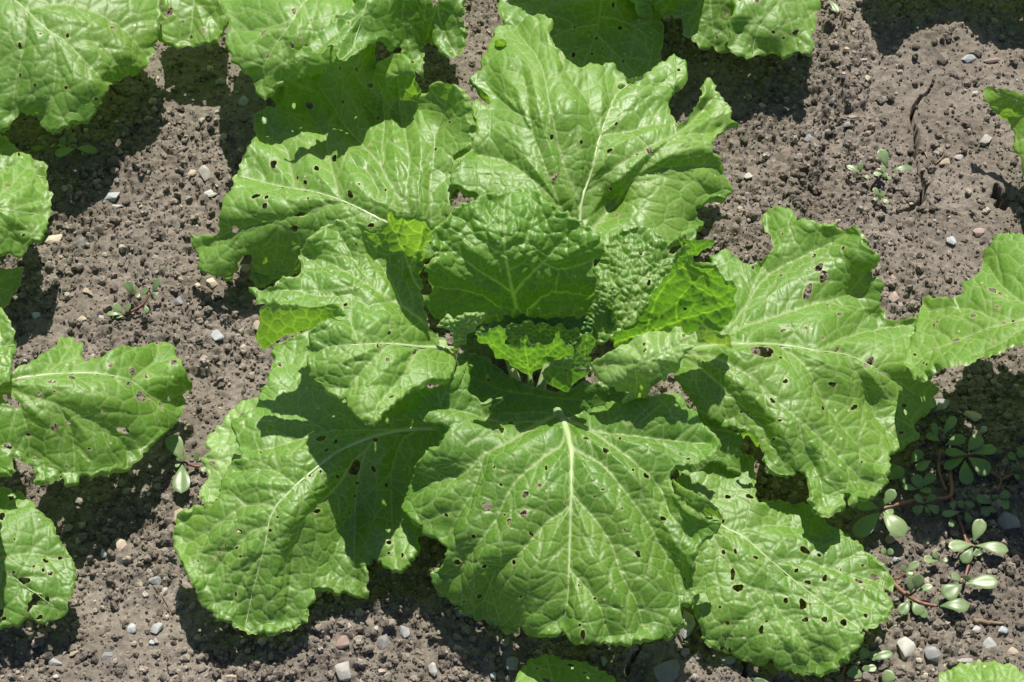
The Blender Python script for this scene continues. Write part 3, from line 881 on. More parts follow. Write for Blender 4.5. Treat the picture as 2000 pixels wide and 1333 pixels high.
D_LEAF = dict(drop=True, out=[(797, 768), (818, 760), (845, 760), (872, 748), (892, 724), (911, 700), (915, 728), (910, 752), (922, 772), (944, 782), (962, 781), (975, 775), (985, 781), (968, 795), (955, 800), (975, 806), (1010, 804), (1050, 802), (1085, 808), (1105, 815),
                   (1130, 808), (1180, 795), (1240, 782), (1290, 775), (1325, 780), (1338, 796), (1352, 801), (1366, 817), (1387, 839), (1401, 857), (1405, 868), (1401, 887), (1380, 911), (1352, 922), (1322, 922), (1310, 935), (1320, 960), (1345, 990), (1395, 1012), (1409, 1020), (1394, 1047), (1370, 1063),
                   (1356, 1111), (1352, 1150), (1363, 1168), (1358, 1180), (1335, 1189), (1332, 1205), (1336, 1220), (1325, 1238), (1308, 1247), (1280, 1246), (1252, 1254), (1224, 1263), (1196, 1258), (1175, 1254), (1140, 1253), (1108, 1244), (1098, 1232), (1087, 1244), (1052, 1244), (1038, 1237), (1022, 1223), (1010, 1239), (986, 1235), (975, 1223),
                   (945, 1215), (912, 1211), (897, 1198), (902, 1183), (877, 1170), (856, 1153), (846, 1135), (849, 1114), (867, 1097), (874, 1072), (860, 1062), (835, 1048), (828, 1034), (804, 1020), (797, 1008), (790, 985), (792, 960), (804, 929), (825, 894), (853, 869), (874, 840), (850, 830), (825, 826), (806, 818), (799, 800)],
              veins=[(15, 2.2, [(1088, 800), (1094, 809), (1101, 820), (1115, 871), (1117, 901), (1116, 940), (1115, 981), (1112, 1076), (1107, 1156), (1098, 1215)]),
                     (9, 1.5, [(1085, 808), (1066, 817), (1030, 835), (982, 864), (944, 884), (902, 925), (860, 938), (815, 950)]),
                     (7, 1.3, [(1102, 850), (1094, 866), (1063, 887), (1025, 920), (1000, 946), (965, 1013), (930, 1062), (909, 1090), (890, 1130)]),
                     (5, 1.3, [(1114, 978), (1112, 985), (1063, 1023), (1015, 1080), (965, 1125), (940, 1190)]),
                     (7, 1.3, [(1113, 862), (1119, 869), (1175, 904), (1224, 960), (1266, 1016), (1297, 1076), (1330, 1120)]),
                     (8, 1.3, [(1098, 815), (1120, 820), (1150, 835), (1206, 873), (1245, 904), (1280, 936), (1311, 1006), (1350, 1050)]),
                     (5, 1.2, [(1116, 962), (1122, 968), (1157, 1006), (1196, 1062), (1217, 1125), (1245, 1174), (1259, 1225)]),
                     (4, 1.2, [(1150, 835), (1200, 842), (1250, 850), (1340, 862), (1385, 865)]),
                     (3.5, 1.2, [(1110, 1110), (1130, 1130), (1170, 1180), (1190, 1240)]),
                     (3.5, 1.2, [(944, 884), (920, 960), (890, 1010), (870, 1050)]),
                     (3, 1, [(1060, 818), (980, 820), (900, 800), (850, 790)])],
              z=[(1075, 790, 100), (1101, 820, 118), (1116, 900, 128), (1115, 985, 124), (1112, 1076, 112), (1107, 1156, 102), (1100, 1240, 80), (990, 860, 126), (900, 925, 108), (800, 990, 72), (860, 1060, 84), (850, 1130, 66), (920, 1200, 42), (1000, 1215, 48), (1000, 1000, 118), (960, 1120, 94), (1206, 873, 132), (1266, 1000, 118), (1340, 1060, 102), (1405, 1015, 118), (1350, 1165, 76), (1230, 1130, 102), (1260, 1250, 78), (1280, 935, 124), (1390, 870, 116), (1300, 810, 128), (1350, 920, 112), (1180, 800, 120), (840, 780, 122), (900, 730, 118), (850, 850, 112), (960, 790, 104)],
              holes=[(953, 990, 8, 7, 0), (1026, 1006, 6, 8, 0.4), (1028, 970, 6, 7, 0.3), (996, 1021, 4, 6, 0), (1055, 953, 4, 4, 0), (1067, 917, 3, 5, 0), (1177, 960, 4, 3, 0), (1183, 880, 5, 7, -0.8), (1145, 859, 6, 3, 0.1), (1263, 929, 5, 7, -0.5), (1295, 1014, 5, 5, 0), (1242, 1084, 4, 6, -0.4), (893, 1099, 4, 6, 0), (937, 1164, 4, 5, 0), (925, 1048, 3, 4, 0),
                     (1337, 1131, 3, 3, 0), (1142, 1236, 4, 5, 0), (1136, 1221, 3, 3, 0), (1236, 919, 3, 3, 0), (1161, 971, 3, 2, 0), (1216, 1038, 3, 3, 0), (1212, 995, 3, 3, 0), (1037, 1042, 4, 4, 0), (979, 948, 3, 3, 0), (986, 1005, 3, 3, 0), (1340, 903, 4, 3, 0), (1211, 855, 3, 4, 0)],
              nh=34, pleat=7.0, cell=40, ruffle=8, label='large front leaf arching towards the viewer, full of small holes',
              flaps=[dict(out=[(1312, 934), (1322, 942), (1352, 960), (1387, 980), (1408, 1000), (1412, 1017), (1396, 1012), (1372, 1003), (1345, 986), (1322, 962)], mat=M_PALE,
                          z=[(1312, 934, 112), (1411, 1012, 120), (1345, 985, 122), (1372, 970, 138)])])

E_LEAF = dict(drop=True, out=[(880, 850), (860, 800), (800, 740), (740, 690), (680, 655), (620, 640), (578, 652), (546, 668), (533, 690), (528, 720), (521, 748), (511, 759), (507, 780), (500, 800), (480, 812), (458, 815), (455, 843), (466, 870), (471, 890), (445, 910), (436, 935), (430, 960), (415, 985), (396, 987), (353, 1004), (343, 1031), (336, 1062), (345, 1087), (361, 1115), (375, 1146), (389, 1174), (410, 1199), (434, 1216), (459, 1221), (483, 1237), (511, 1241), (546, 1237), (574, 1232), (602, 1216),
                   (609, 1202), (599, 1189), (613, 1180), (616, 1164), (607, 1150), (622, 1152), (641, 1160), (657, 1165), (678, 1160), (702, 1169), (713, 1167), (716, 1139), (716, 1107), (734, 1093), (748, 1107), (765, 1121), (783, 1127), (800, 1111), (818, 1079), (818, 1051), (840, 1030), (850, 990), (870, 940), (890, 890)],
              veins=[(10, 2, [(850, 838), (790, 839), (744, 847), (695, 864), (657, 883), (630, 904), (578, 946), (539, 985), (525, 1013), (518, 1062), (507, 1104), (490, 1170), (480, 1225)]),
                     (6, 1.3, [(750, 846), (737, 856), (713, 885), (700, 896), (665, 946), (630, 985), (602, 1013), (580, 1060), (570, 1130), (560, 1200)]),
                     (5, 1.3, [(535, 988), (510, 983), (476, 985), (431, 1016), (399, 1041), (360, 1060)]),
                     (4, 1.2, [(523, 1020), (483, 1041), (440, 1085), (413, 1125), (395, 1165)]),
                     (4, 1.2, [(800, 839), (737, 838), (690, 838), (650, 838), (600, 850), (540, 870), (490, 880)]),
                     (3, 1, [(578, 946), (540, 920), (500, 915), (460, 920)]),
                     (4, 1.2, [(715, 885), (700, 950), (690, 1050), (692, 1130)]),
                     (4, 1.2, [(820, 840), (790, 860), (770, 911), (765, 1000), (770, 1080)]),
                     (3, 1, [(515, 1083), (480, 1120), (450, 1180)])],
              z=[(850, 838, 88), (744, 847, 96), (657, 881, 98), (578, 946, 94), (525, 1013, 86), (510, 1090, 72), (500, 1235, 34), (345, 1060, 50), (400, 1180, 38), (400, 990, 62), (450, 920, 70), (460, 830, 66), (540, 700, 62), (620, 660, 68), (700, 690, 76), (610, 1200, 32), (620, 1100, 42), (660, 1150, 28), (670, 1030, 44), (690, 950, 64), (712, 1160, 26), (740, 1040, 50), (785, 1120, 48), (830, 1030, 46), (800, 930, 52), (600, 800, 82), (720, 1080, 46), (600, 1010, 82)],
              holes=[(696, 918, 11, 13, 0.4), (729, 916, 4, 6, 0), (755, 948, 3, 5, 0.4), (660, 932, 4, 4, 0), (527, 1036, 4, 3, 0), (541, 1010, 3, 2.5, 0), (627, 857, 12, 6, -0.4), (656, 863, 4, 3, -0.6), (637, 879, 5, 2, -0.6), (546, 721, 6, 4, 0.3), (627, 921, 3, 3, 0), (466, 1037, 4, 4, 0), (460, 1161, 2, 6, 0), (460, 1070, 4, 2.5, -0.5), (418, 1093, 3, 3, 0), (389, 1098, 3, 3, 0), (606, 928, 3, 3, 0), (624, 999, 5, 4, -0.5), (683, 1003, 2, 4, 0), (700, 946, 4, 2.5, 0)],
              nh=40, pleat=5.0, cell=36, ruffle=8, label='big leaf drooping to the lower left, its right half in shade')

F_LEAF = dict(out=[(1664, 1051), (1685, 1065), (1695, 1079), (1720, 1093), (1729, 1107), (1734, 1125), (1743, 1142), (1740, 1153), (1728, 1154), (1738, 1170), (1739, 1202), (1727, 1216), (1709, 1226), (1695, 1231), (1682, 1222), (1688, 1240), (1691, 1254), (1674, 1275), (1650, 1293), (1640, 1297), (1642, 1304), (1615, 1317), (1587, 1319), (1555, 1314), (1517, 1307), (1506, 1290), (1499, 1298), (1475, 1296), (1447, 1288), (1422, 1279), (1408, 1272), (1391, 1263), (1372, 1251), (1364, 1216), (1345, 1160), (1335, 1080), (1320, 1000), (1320, 930), (1350, 890),
                   (1420, 885), (1470, 895), (1472, 925), (1473, 952), (1478, 978), (1510, 981), (1580, 988), (1615, 1020), (1650, 1041)],
              veins=[(8, 2, [(1300, 945), (1350, 980), (1408, 1023), (1457, 1050), (1510, 1097), (1559, 1139), (1615, 1181), (1660, 1212), (1695, 1235)]),
                     (6, 1.5, [(1345, 980), (1391, 1048), (1422, 1093), (1454, 1146), (1496, 1212), (1524, 1251), (1555, 1305)]),
                     (4, 1.2, [(1510, 1097), (1530, 1092), (1552, 1090), (1615, 1107), (1702, 1132), (1735, 1145)]),
                     (4, 1.2, [(1452, 1142), (1496, 1156), (1527, 1198), (1566, 1244), (1600, 1300)]),
                     (3, 1, [(1560, 1140), (1620, 1150), (1690, 1180)]), (3, 1, [(1480, 1190), (1450, 1210), (1420, 1250)]), (3, 1, [(1440, 1035), (1500, 1025), (1560, 1030)])],
              z=[(1300, 945, 60), (1350, 980, 58), (1408, 1023, 58), (1510, 1097, 54), (1615, 1181, 46), (1695, 1240, 32), (1735, 1140, 36), (1660, 1050, 40), (1560, 1000, 44), (1480, 960, 46), (1400, 900, 48), (1454, 1146, 52), (1390, 1140, 44), (1524, 1251, 42), (1580, 1315, 18), (1470, 1290, 22), (1375, 1240, 30), (1550, 1200, 40), (1500, 1130, 48)],
              holes=[(1431, 1121, 5, 11, 0.0), (1442, 1148, 10, 8, 0.2), (1568, 1181, 8, 10, -0.6), (1611, 1130, 4, 7, 0), (1648, 1216, 6, 8, -0.5), (1709, 1127, 9, 5, 0.1), (1678, 1135, 8, 4, 0.2), (1571, 1076, 10, 5, 0.3), (1610, 1211, 5, 6, 0), (1573, 1212, 6, 5, 0), (1487, 1230, 5, 7, 0), (1578, 1137, 6, 4, 0.2), (1534, 1174, 4, 6, 0), (1599, 1086, 4, 3, 0.8), (1436, 1078, 3, 5, -0.5), (1475, 1090, 6, 3, 0.4), (1555, 1115, 4, 4, 0), (1421, 1217, 4, 4, 0), (1410, 1265, 5, 4, 0), (1425, 1270, 4, 5, 0), (1685, 1106, 4, 3, 0), (1420, 975, 6, 3, 0), (1465, 975, 8, 4, 0.2), (1417, 1247, 2, 5, 0)],
              nh=26, pleat=4.0, cell=38, ruffle=6, label='low leaf at the lower right riddled with larger holes')

G_LEAF = dict(drop=True, out=[(881, 690), (874, 670), (855, 650), (839, 632), (830, 605), (824, 570), (822, 548), (827, 515), (828, 487), (837, 472), (846, 454), (842, 440), (825, 427), (802, 415), (780, 412), (756, 412), (755, 432), (742, 438), (720, 442), (700, 430), (688, 424), (670, 432), (650, 433), (630, 440), (616, 452), (597, 478), (582, 503), (586, 524), (581, 536), (560, 541), (545, 547), (532, 560), (510, 564), (490, 567), (500, 580), (503, 592), (520, 600), (570, 608), (620, 615), (660, 620), (640, 626), (615, 634), (606, 650), (601, 672), (598, 700), (600, 722), (609, 746),
                   (625, 764), (640, 776), (655, 780), (672, 780), (684, 790), (688, 803), (696, 818), (715, 832), (732, 833), (741, 818), (765, 797), (787, 780), (800, 770), (830, 758), (860, 752), (882, 736), (888, 715)],
              veins=[(10, 2, [(885, 680), (862, 677), (825, 677), (765, 670), (695, 672), (650, 676), (605, 690)]),
                     (8, 1.5, [(868, 676), (855, 650), (839, 636), (790, 598), (737, 565), (685, 535), (640, 512), (590, 500)]),
                     (5, 1.2, [(720, 600), (697, 578), (665, 576), (620, 575), (570, 565), (520, 570)]),
                     (6, 1.2, [(840, 677), (818, 685), (790, 730), (765, 760), (735, 795), (720, 825)]),
                     (5, 1.2, [(762, 670), (745, 682), (725, 705), (700, 730), (670, 770)]),
                     (5, 1.2, [(822, 565), (810, 550), (800, 525), (780, 480), (765, 445), (758, 420)]),
                     (3, 1, [(790, 598), (760, 540), (730, 500), (705, 450)]),
                     (3, 1, [(737, 565), (700, 520), (670, 470), (655, 445)]),
                     (3, 1, [(800, 522), (815, 490), (822, 462), (826, 440)]),
                     (3, 1, [(700, 672), (690, 640), (680, 622), (662, 620)])],
              z=[(885, 680, 118), (825, 677, 146), (765, 670, 168), (695, 672, 178), (605, 690, 172), (790, 598, 158), (737, 565, 172), (685, 535, 178), (600, 500, 172), (500, 572, 158), (640, 445, 186), (700, 440, 192), (757, 430, 198), (800, 422, 232), (840, 450, 222), (825, 550, 156), (800, 520, 168), (845, 640, 138), (600, 720, 166), (655, 778, 158), (720, 828, 166), (790, 775, 160), (860, 745, 142), (730, 720, 170), (640, 620, 178), (560, 600, 170), (770, 500, 166)],
              holes=[(676, 598, 4, 4, 0.5), (738, 675, 2, 5, -0.3), (812, 686, 4, 3, -0.8), (755, 706, 3, 4, 0.4), (759, 652, 3, 3, 0), (764, 776, 6, 2, -0.2)],
              nh=8, pleat=5.0, cell=32, fine=13, amp=1.15, ruffle=6, label='middle left leaf with a rolled-up bright edge',
              flaps=[dict(out=[(508, 601), (530, 590), (532, 580), (548, 597), (570, 600), (590, 601), (627, 601), (641, 594), (658, 596), (668, 608), (675, 616), (650, 623), (630, 640), (606, 644), (575, 651), (546, 661), (530, 674), (515, 686), (508, 679), (499, 655), (506, 632), (505, 612)],
                          z=[(508, 601, 192), (532, 582, 196), (590, 601, 200), (660, 597, 190), (675, 616, 182), (606, 644, 164), (546, 661, 154), (513, 684, 142), (502, 655, 164)], cell=34, pleat=1, ruffle=3, fine=20)])

H_LEAF = dict(puff=0.9, teeth=5.5, rib=False, out=[(852, 638), (858, 622), (840, 606), (824, 594), (819, 580), (845, 571), (837, 544), (832, 527), (820, 514), (838, 512), (850, 505), (846, 475), (847, 452), (865, 425), (884, 411), (900, 395), (905, 389), (920, 391), (935, 386), (962, 375), (990, 373), (1000, 367), (1015, 368), (1018, 377), (1032, 372), (1050, 375), (1062, 386), (1077, 390), (1086, 402), (1083, 414), (1102, 417), (1115, 416), (1128, 427), (1142, 437), (1157, 445), (1170, 462), (1177, 488), (1172, 508), (1156, 524), (1150, 536), (1166, 556), (1171, 582), (1160, 605), (1145, 630), (1100, 650), (1040, 655), (980, 655), (900, 650)],
              veins=[(10, 2, [(1015, 625), (1008, 600), (1001, 570), (992, 527), (986, 490), (985, 442), (985, 400), (990, 376)]),
                     (7, 1.5, [(1002, 580), (1012, 565), (1030, 545), (1060, 516), (1092, 477), (1125, 447), (1140, 440)]),
                     (4, 1.2, [(1060, 516), (1092, 529), (1130, 520), (1165, 505)]), (3, 1, [(1060, 516), (1045, 495), (1032, 470), (1040, 430), (1050, 390)]),
                     (5, 1.2, [(998, 570), (970, 553), (942, 537), (915, 515), (887, 490), (860, 468)]),
                     (4, 1.2, [(1005, 620), (985, 610), (955, 587), (915, 570), (880, 565), (850, 560)]),
                     (6, 1.2, [(1025, 622), (1032, 606), (1055, 585), (1085, 572), (1125, 577), (1160, 580)]),
                     (3, 1, [(1085, 572), (1088, 550), (1092, 529)]),
                     (3, 1, [(1030, 612), (1060, 608), (1090, 615), (1120, 628)]),
                     (4, 1.0, [(988, 498), (1000, 485), (1030, 472)]), (3, 1, [(993, 530), (1015, 520), (1030, 505)]), (3, 1, [(986, 450), (960, 425), (945, 400)]), (3, 1, [(988, 498), (950, 480), (915, 445), (900, 420)])],
              z=[(1015, 640, 98), (1008, 600, 124), (992, 527, 166), (988, 470, 190), (985, 442, 196), (985, 380, 198), (880, 430, 188), (850, 510, 178), (840, 590, 140), (860, 635, 112), (1060, 516, 170), (1110, 440, 192), (1170, 490, 186), (1160, 590, 134), (1120, 640, 104), (930, 400, 194), (1060, 395, 194), (830, 520, 174)],
              nh=0, pleat=5.0, cell=34, fine=14, amp=1.35, net=0.18, ruffle=5, asc=0.7, mat=M_LEAF, label='upright inner leaf at the back of the heart with glowing yellow veins')

I_LEAF = dict(rib=False, puff=0.9, out=[(1150, 640), (1160, 600), (1172, 570), (1160, 530), (1175, 490), (1190, 463), (1224, 444), (1252, 440), (1276, 450), (1298, 472), (1303, 490), (1315, 500), (1335, 480), (1345, 455), (1352, 448), (1360, 470), (1352, 510), (1320, 560), (1290, 600), (1260, 640), (1230, 665), (1190, 672), (1160, 665)],
              veins=[(6, 1.5, [(1205, 655), (1230, 600), (1250, 540), (1258, 500), (1255, 455)]), (4, 1.2, [(1250, 540), (1225, 505), (1205, 470)]), (4, 1.2, [(1245, 555), (1285, 520), (1298, 480)]), (4, 1.2, [(1225, 615), (1205, 570), (1185, 520)]), (3, 1, [(1232, 595), (1280, 565), (1320, 520)])],
              z=[(1205, 660, 112), (1230, 600, 130), (1250, 540, 144), (1255, 450, 156), (1190, 470, 150), (1165, 560, 138), (1155, 640, 112), (1300, 480, 152), (1350, 455, 148), (1330, 540, 138), (1270, 630, 122)],
              holes=[(1251, 494, 4, 3.5, 0.3), (1267, 553, 4, 6, 0.2), (1237, 549, 2, 2, 0)], nh=2, pleat=3.5, cell=22, fine=10, amp=1.7, ruffle=6, asc=0.6, mat=M_LEAF, label='small puckered leaf at the right of the heart')

J_LEAF = dict(net=0.24, rib=False, out=[(1195, 655), (1225, 635), (1252, 600), (1285, 560), (1312, 515), (1326, 490), (1331, 462), (1342, 480), (1352, 492), (1358, 507), (1377, 509), (1391, 514), (1401, 528), (1415, 542), (1433, 551), (1440, 568), (1434, 592), (1432, 615), (1419, 636), (1400, 648), (1363, 655), (1320, 660), (1280, 670), (1230, 685), (1205, 680)],
              veins=[(6, 2, [(1200, 672), (1234, 662), (1265, 650), (1297, 640), (1346, 621), (1380, 611), (1433, 596)]), (4, 1.2, [(1262, 650), (1270, 620), (1285, 580), (1310, 545), (1332, 523)]), (3.5, 1, [(1322, 632), (1320, 600), (1340, 568), (1370, 540), (1395, 525)]), (3, 1, [(1332, 523), (1345, 500), (1338, 480)]), (3, 1, [(1332, 523), (1350, 533), (1380, 545), (1405, 555)]), (3, 1, [(1355, 558), (1400, 580), (1435, 565)])],
              z=[(1200, 675, 108), (1265, 650, 132), (1346, 621, 156), (1433, 595, 170), (1225, 635, 142), (1285, 560, 192), (1331, 465, 252), (1360, 508, 230), (1430, 550, 204), (1419, 636, 138), (1320, 658, 124), (1330, 560, 192), (1290, 600, 160)],
              nh=5, pleat=4, cell=28, fine=14, amp=1.2, ruffle=4, mat=M_GLOW, label='shaded leaf right of the heart with light shining through',
              flaps=[dict(out=[(1330, 462), (1345, 468), (1362, 470), (1380, 468), (1395, 470), (1390, 482), (1375, 488), (1362, 500), (1352, 495), (1342, 480)], z=[(1330, 462, 252), (1394, 472, 236), (1355, 497, 226), (1365, 468, 246)])])

K_LEAF = dict(rib=False, out=[(1150, 706), (1171, 697), (1196, 686), (1227, 668), (1259, 652), (1290, 645), (1308, 648), (1318, 641), (1328, 640), (1333, 650), (1347, 655), (1358, 648), (1362, 668), (1350, 682), (1338, 688), (1336, 702), (1322, 724), (1303, 741), (1297, 747), (1283, 738), (1269, 745), (1273, 762), (1258, 780), (1246, 808), (1224, 800), (1214, 788), (1217, 766), (1196, 752), (1171, 741), (1158, 722)],
              veins=[(4, 1.5, [(1175, 715), (1215, 712), (1255, 708), (1290, 690), (1330, 672), (1352, 660)]), (3.5, 1, [(1255, 708), (1245, 690), (1230, 675)]), (3, 1, [(1240, 712), (1243, 745), (1240, 790)]), (3, 1, [(1265, 705), (1290, 715), (1310, 728)]), (3, 1, [(1290, 690), (1285, 665), (1290, 650)])],
              z=[(1150, 706, 158), (1215, 712, 172), (1255, 705, 186), (1330, 668, 192), (1290, 647, 184), (1230, 668, 176), (1300, 740, 164), (1240, 800, 132), (1190, 750, 156), (1270, 745, 164), (1358, 655, 192)],
              holes=[(1259, 676, 2.5, 4, 0.3), (1260, 687, 2.5, 4, 0.5), (1336, 657, 5, 2.5, -0.4), (1250, 724, 4, 2, -0.4), (1227, 766, 3, 2.5, 0)], nh=4, pleat=4, cell=26, fine=13, ruffle=5, mat=M_PALE, stalk=True, label='pale curly young leaf standing over the front right',
              flaps=[dict(out=[(1361, 656), (1363, 641), (1370, 637), (1385, 642), (1400, 650), (1410, 655), (1425, 652), (1428, 668), (1430, 682), (1412, 674), (1390, 671), (1362, 670)], z=[(1362, 668, 192), (1370, 637, 206), (1426, 655, 200), (1428, 680, 184), (1390, 671, 182)])])

M_LEAFS = dict(out=[(918, 645), (930, 652), (945, 650), (962, 642), (978, 637), (990, 640), (990, 660), (985, 676), (1000, 674), (1016, 677), (1020, 662), (1026, 656), (1035, 661), (1038, 672), (1050, 670), (1070, 672), (1082, 660), (1093, 645), (1097, 660), (1104, 673), (1119, 678), (1124, 690), (1118, 698), (1095, 702), (1078, 705), (1062, 716), (1048, 724), (1034, 733), (1020, 726), (1006, 718), (990, 708), (974, 698), (958, 684), (946, 672), (932, 660)],
               veins=[(3, 1, [(1034, 730), (1030, 705), (1026, 680), (1026, 660)]), (2.5, 1, [(1032, 722), (1060, 700), (1090, 670)]), (2.5, 1, [(1030, 720), (990, 695), (950, 665)]), (2, 1, [(1032, 715), (1010, 695), (1000, 680)])],
               z=[(1034, 732, 132), (1030, 700, 156), (1026, 660, 188), (1093, 650, 196), (1120, 685, 172), (950, 660, 186), (920, 646, 192), (985, 700, 152), (985, 640, 200)],
               nh=0, net=0.30, pleat=1.2, amp=1.1, puff=0.9, teeth=3.6, cell=20, fine=10, ruffle=7, mat=M_GLOW, rib=False, grid=2.0, label='small yellow green inner leaf folded over the hollow')
N_LEAF = dict(out=[(1120, 697), (1124, 680), (1130, 664), (1138, 652), (1150, 650), (1159, 652), (1162, 664), (1159, 678), (1154, 690), (1157, 716), (1150, 722), (1136, 719), (1120, 720), (1108, 721), (1094, 724), (1084, 716), (1076, 705), (1092, 705)],
              veins=[(2.5, 1, [(1145, 718), (1142, 690), (1147, 655)])], z=[(1120, 697, 170), (1145, 652, 200), (1160, 665, 196), (1155, 715, 166), (1080, 708, 168), (1110, 720, 160)],
              nh=0, pleat=2, cell=18, fine=9, ruffle=2, mat=M_HEART, rib=False, grid=2.0, label='tiny curled inner leaf standing up right of the hollow',
              flaps=[dict(out=[(1058, 730), (1068, 716), (1078, 706), (1088, 718), (1098, 726), (1115, 722), (1140, 722), (1154, 722), (1146, 735), (1130, 742), (1116, 758), (1108, 767), (1088, 758), (1068, 748)], z=[(1060, 730, 150), (1078, 708, 166), (1150, 725, 160), (1108, 764, 128), (1070, 748, 136)])])
Q1_LEAF = dict(puff=1.0, out=[(856, 638), (864, 622), (873, 613), (886, 622), (897, 621), (914, 611), (932, 608), (946, 613), (942, 626), (936, 634), (922, 648), (912, 662), (900, 678), (892, 690), (884, 680), (888, 660), (880, 645), (868, 645)],
               veins=[(3, 1, [(892, 685), (905, 650), (930, 620)])], z=[(890, 685, 132), (860, 636, 150), (940, 614, 172), (905, 645, 156), (880, 618, 158)], nh=0, pleat=2, cell=13, fine=7, amp=2.3, ruffle=3, mat=M_PALE, rib=False, grid=1.8, label='tiny crinkled inner leaf at the left of the heart')
Q2_LEAF = dict(out=[(930, 650), (942, 636), (950, 640), (962, 622), (975, 628), (985, 612), (1004, 620), (1018, 608), (1034, 618), (1052, 604), (1066, 616), (1084, 606), (1096, 620), (1118, 612), (1128, 624), (1146, 614), (1160, 628), (1156, 648), (1140, 660), (1130, 675), (1090, 692), (1030, 698), (980, 692), (945, 672)],
               veins=[(3, 1, [(1045, 690), (1042, 650), (1040, 615)]), (2, 1, [(1043, 665), (1080, 640), (1120, 622)]), (2, 1, [(1043, 665), (1000, 640), (965, 622)])], z=[(1045, 692, 112), (950, 650, 128), (980, 618, 138), (1060, 610, 142), (1150, 624, 136), (1120, 665, 120), (1040, 650, 124)],
               nh=0, pleat=0.6, cell=16, fine=8, amp=1.6, puff=1.2, teeth=3, net=0.12, ruffle=4, mat=M_SHADE, rib=False, grid=1.9, label='densely crinkled dark leaf deep in the heart')
Q3_LEAF = dict(puff=1.0, out=[(1165, 600), (1178, 590), (1195, 600), (1204, 618), (1200, 640), (1186, 652), (1172, 640), (1162, 622)], veins=[(2, 1, [(1180, 650), (1184, 600)])], z=[(1180, 650, 132), (1165, 605, 150), (1198, 606, 156), (1190, 640, 140)], nh=0, pleat=2, cell=12, fine=7, amp=2.4, ruffle=3, mat=M_HEART, rib=False, grid=1.8, label='tiny crinkled leaf tip between heart and right leaf')
O_LEAF = dict(out=[(505, 778), (480, 782), (458, 795), (440, 815), (425, 835), (410, 850), (399, 872), (409, 882), (400, 895), (388, 900), (402, 918), (405, 932), (392, 953), (388, 971), (397, 984), (420, 985), (450, 970), (490, 940), (540, 900), (580, 860), (560, 800)],
              veins=[(4, 1.5, [(620, 850), (540, 865), (470, 885), (410, 925)]), (3, 1, [(520, 868), (470, 840), (430, 850)])], z=[(620, 850, 60), (540, 865, 54), (400, 890, 40), (392, 960, 36), (470, 800, 44), (450, 970, 38)], holes=[(415, 905, 5, 4, 0), (474, 812, 4, 4, 0), (425, 981, 4, 2, 0)], nh=4, pleat=3, ruffle=5, mat=M_PALE, label='dull pale lower leaf peeping out on the far left side')
R_LEAF = dict(out=[(1330, 790), (1360, 800), (1400, 825), (1440, 845), (1450, 850), (1447, 880), (1449, 905), (1440, 925), (1420, 915), (1405, 905), (1380, 900), (1350, 890), (1320, 840)],
              veins=[(4, 1.5, [(1320, 800), (1370, 840), (1430, 900)])], z=[(1320, 800, 84), (1440, 850, 74), (1440, 920, 58), (1350, 890, 70), (1390, 850, 78)], nh=4, pleat=3, ruffle=4, label='narrow shaded leaf between the front and right leaves')

S_LEAF = dict(mat=M_SHADE, out=[(880, 700), (905, 690), (950, 700), (1000, 735), (1050, 760), (1100, 760), (1150, 745), (1215, 760), (1230, 790), (1190, 815), (1100, 825), (1000, 820), (940, 810), (900, 780), (880, 740)],  # fills the hollow, its green darkened for the shade there
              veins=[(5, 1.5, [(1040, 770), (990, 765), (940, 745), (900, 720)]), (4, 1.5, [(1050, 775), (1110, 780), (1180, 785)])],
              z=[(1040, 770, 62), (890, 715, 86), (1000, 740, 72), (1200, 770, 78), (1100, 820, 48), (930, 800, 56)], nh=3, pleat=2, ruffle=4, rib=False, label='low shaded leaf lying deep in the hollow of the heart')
T_SUN_BLOCK = dict(mat=M_SHADE, out=[(870, 560), (880, 500), (910, 460), (960, 440), (1040, 435), (1110, 445), (1150, 480), (1165, 530), (1160, 600), (1130, 660), (1080, 685), (1000, 685), (930, 670), (890, 630)],  # hidden leaf sheet added to keep the sun out of the hollow
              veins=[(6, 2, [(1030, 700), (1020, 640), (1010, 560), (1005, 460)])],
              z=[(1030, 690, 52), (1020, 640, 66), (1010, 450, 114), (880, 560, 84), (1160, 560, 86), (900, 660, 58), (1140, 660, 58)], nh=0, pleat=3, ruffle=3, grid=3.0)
Q4_LEAF = dict(out=[(1168, 566), (1178, 556), (1186, 566), (1198, 560), (1206, 574), (1200, 588), (1210, 600), (1200, 616), (1206, 632), (1194, 648), (1180, 640), (1170, 650), (1158, 640), (1160, 618), (1154, 604), (1164, 590), (1160, 578)], puff=1.4, veins=[(2, 1, [(1175, 645), (1182, 565)])], z=[(1175, 648, 138), (1165, 572, 172), (1205, 575, 170), (1200, 640, 144), (1158, 610, 156)], nh=0, pleat=0.5, cell=13, fine=7, amp=1.5, ruffle=3, rib=False, grid=1.8, label='narrow puckered leaf edge right of the upright heart leaf')
Q5_LEAF = dict(out=[(985, 640), (1000, 628), (1012, 636), (1030, 626), (1046, 638), (1060, 630), (1078, 640), (1094, 634), (1112, 646), (1126, 642), (1130, 656), (1116, 668), (1096, 676), (1060, 684), (1020, 684), (996, 672), (982, 656)], puff=1.2, veins=[(2, 1, [(1055, 682), (1055, 635)])], z=[(1055, 684, 126), (990, 640, 146), (1055, 632, 154), (1124, 648, 150), (1000, 670, 130)], nh=0, pleat=0.4, cell=13, fine=7, amp=1.2, ruffle=3, teeth=3, rib=False, grid=1.8, mat=M_SHADE, label='frilly dark leaf rim just above the folded inner leaf')

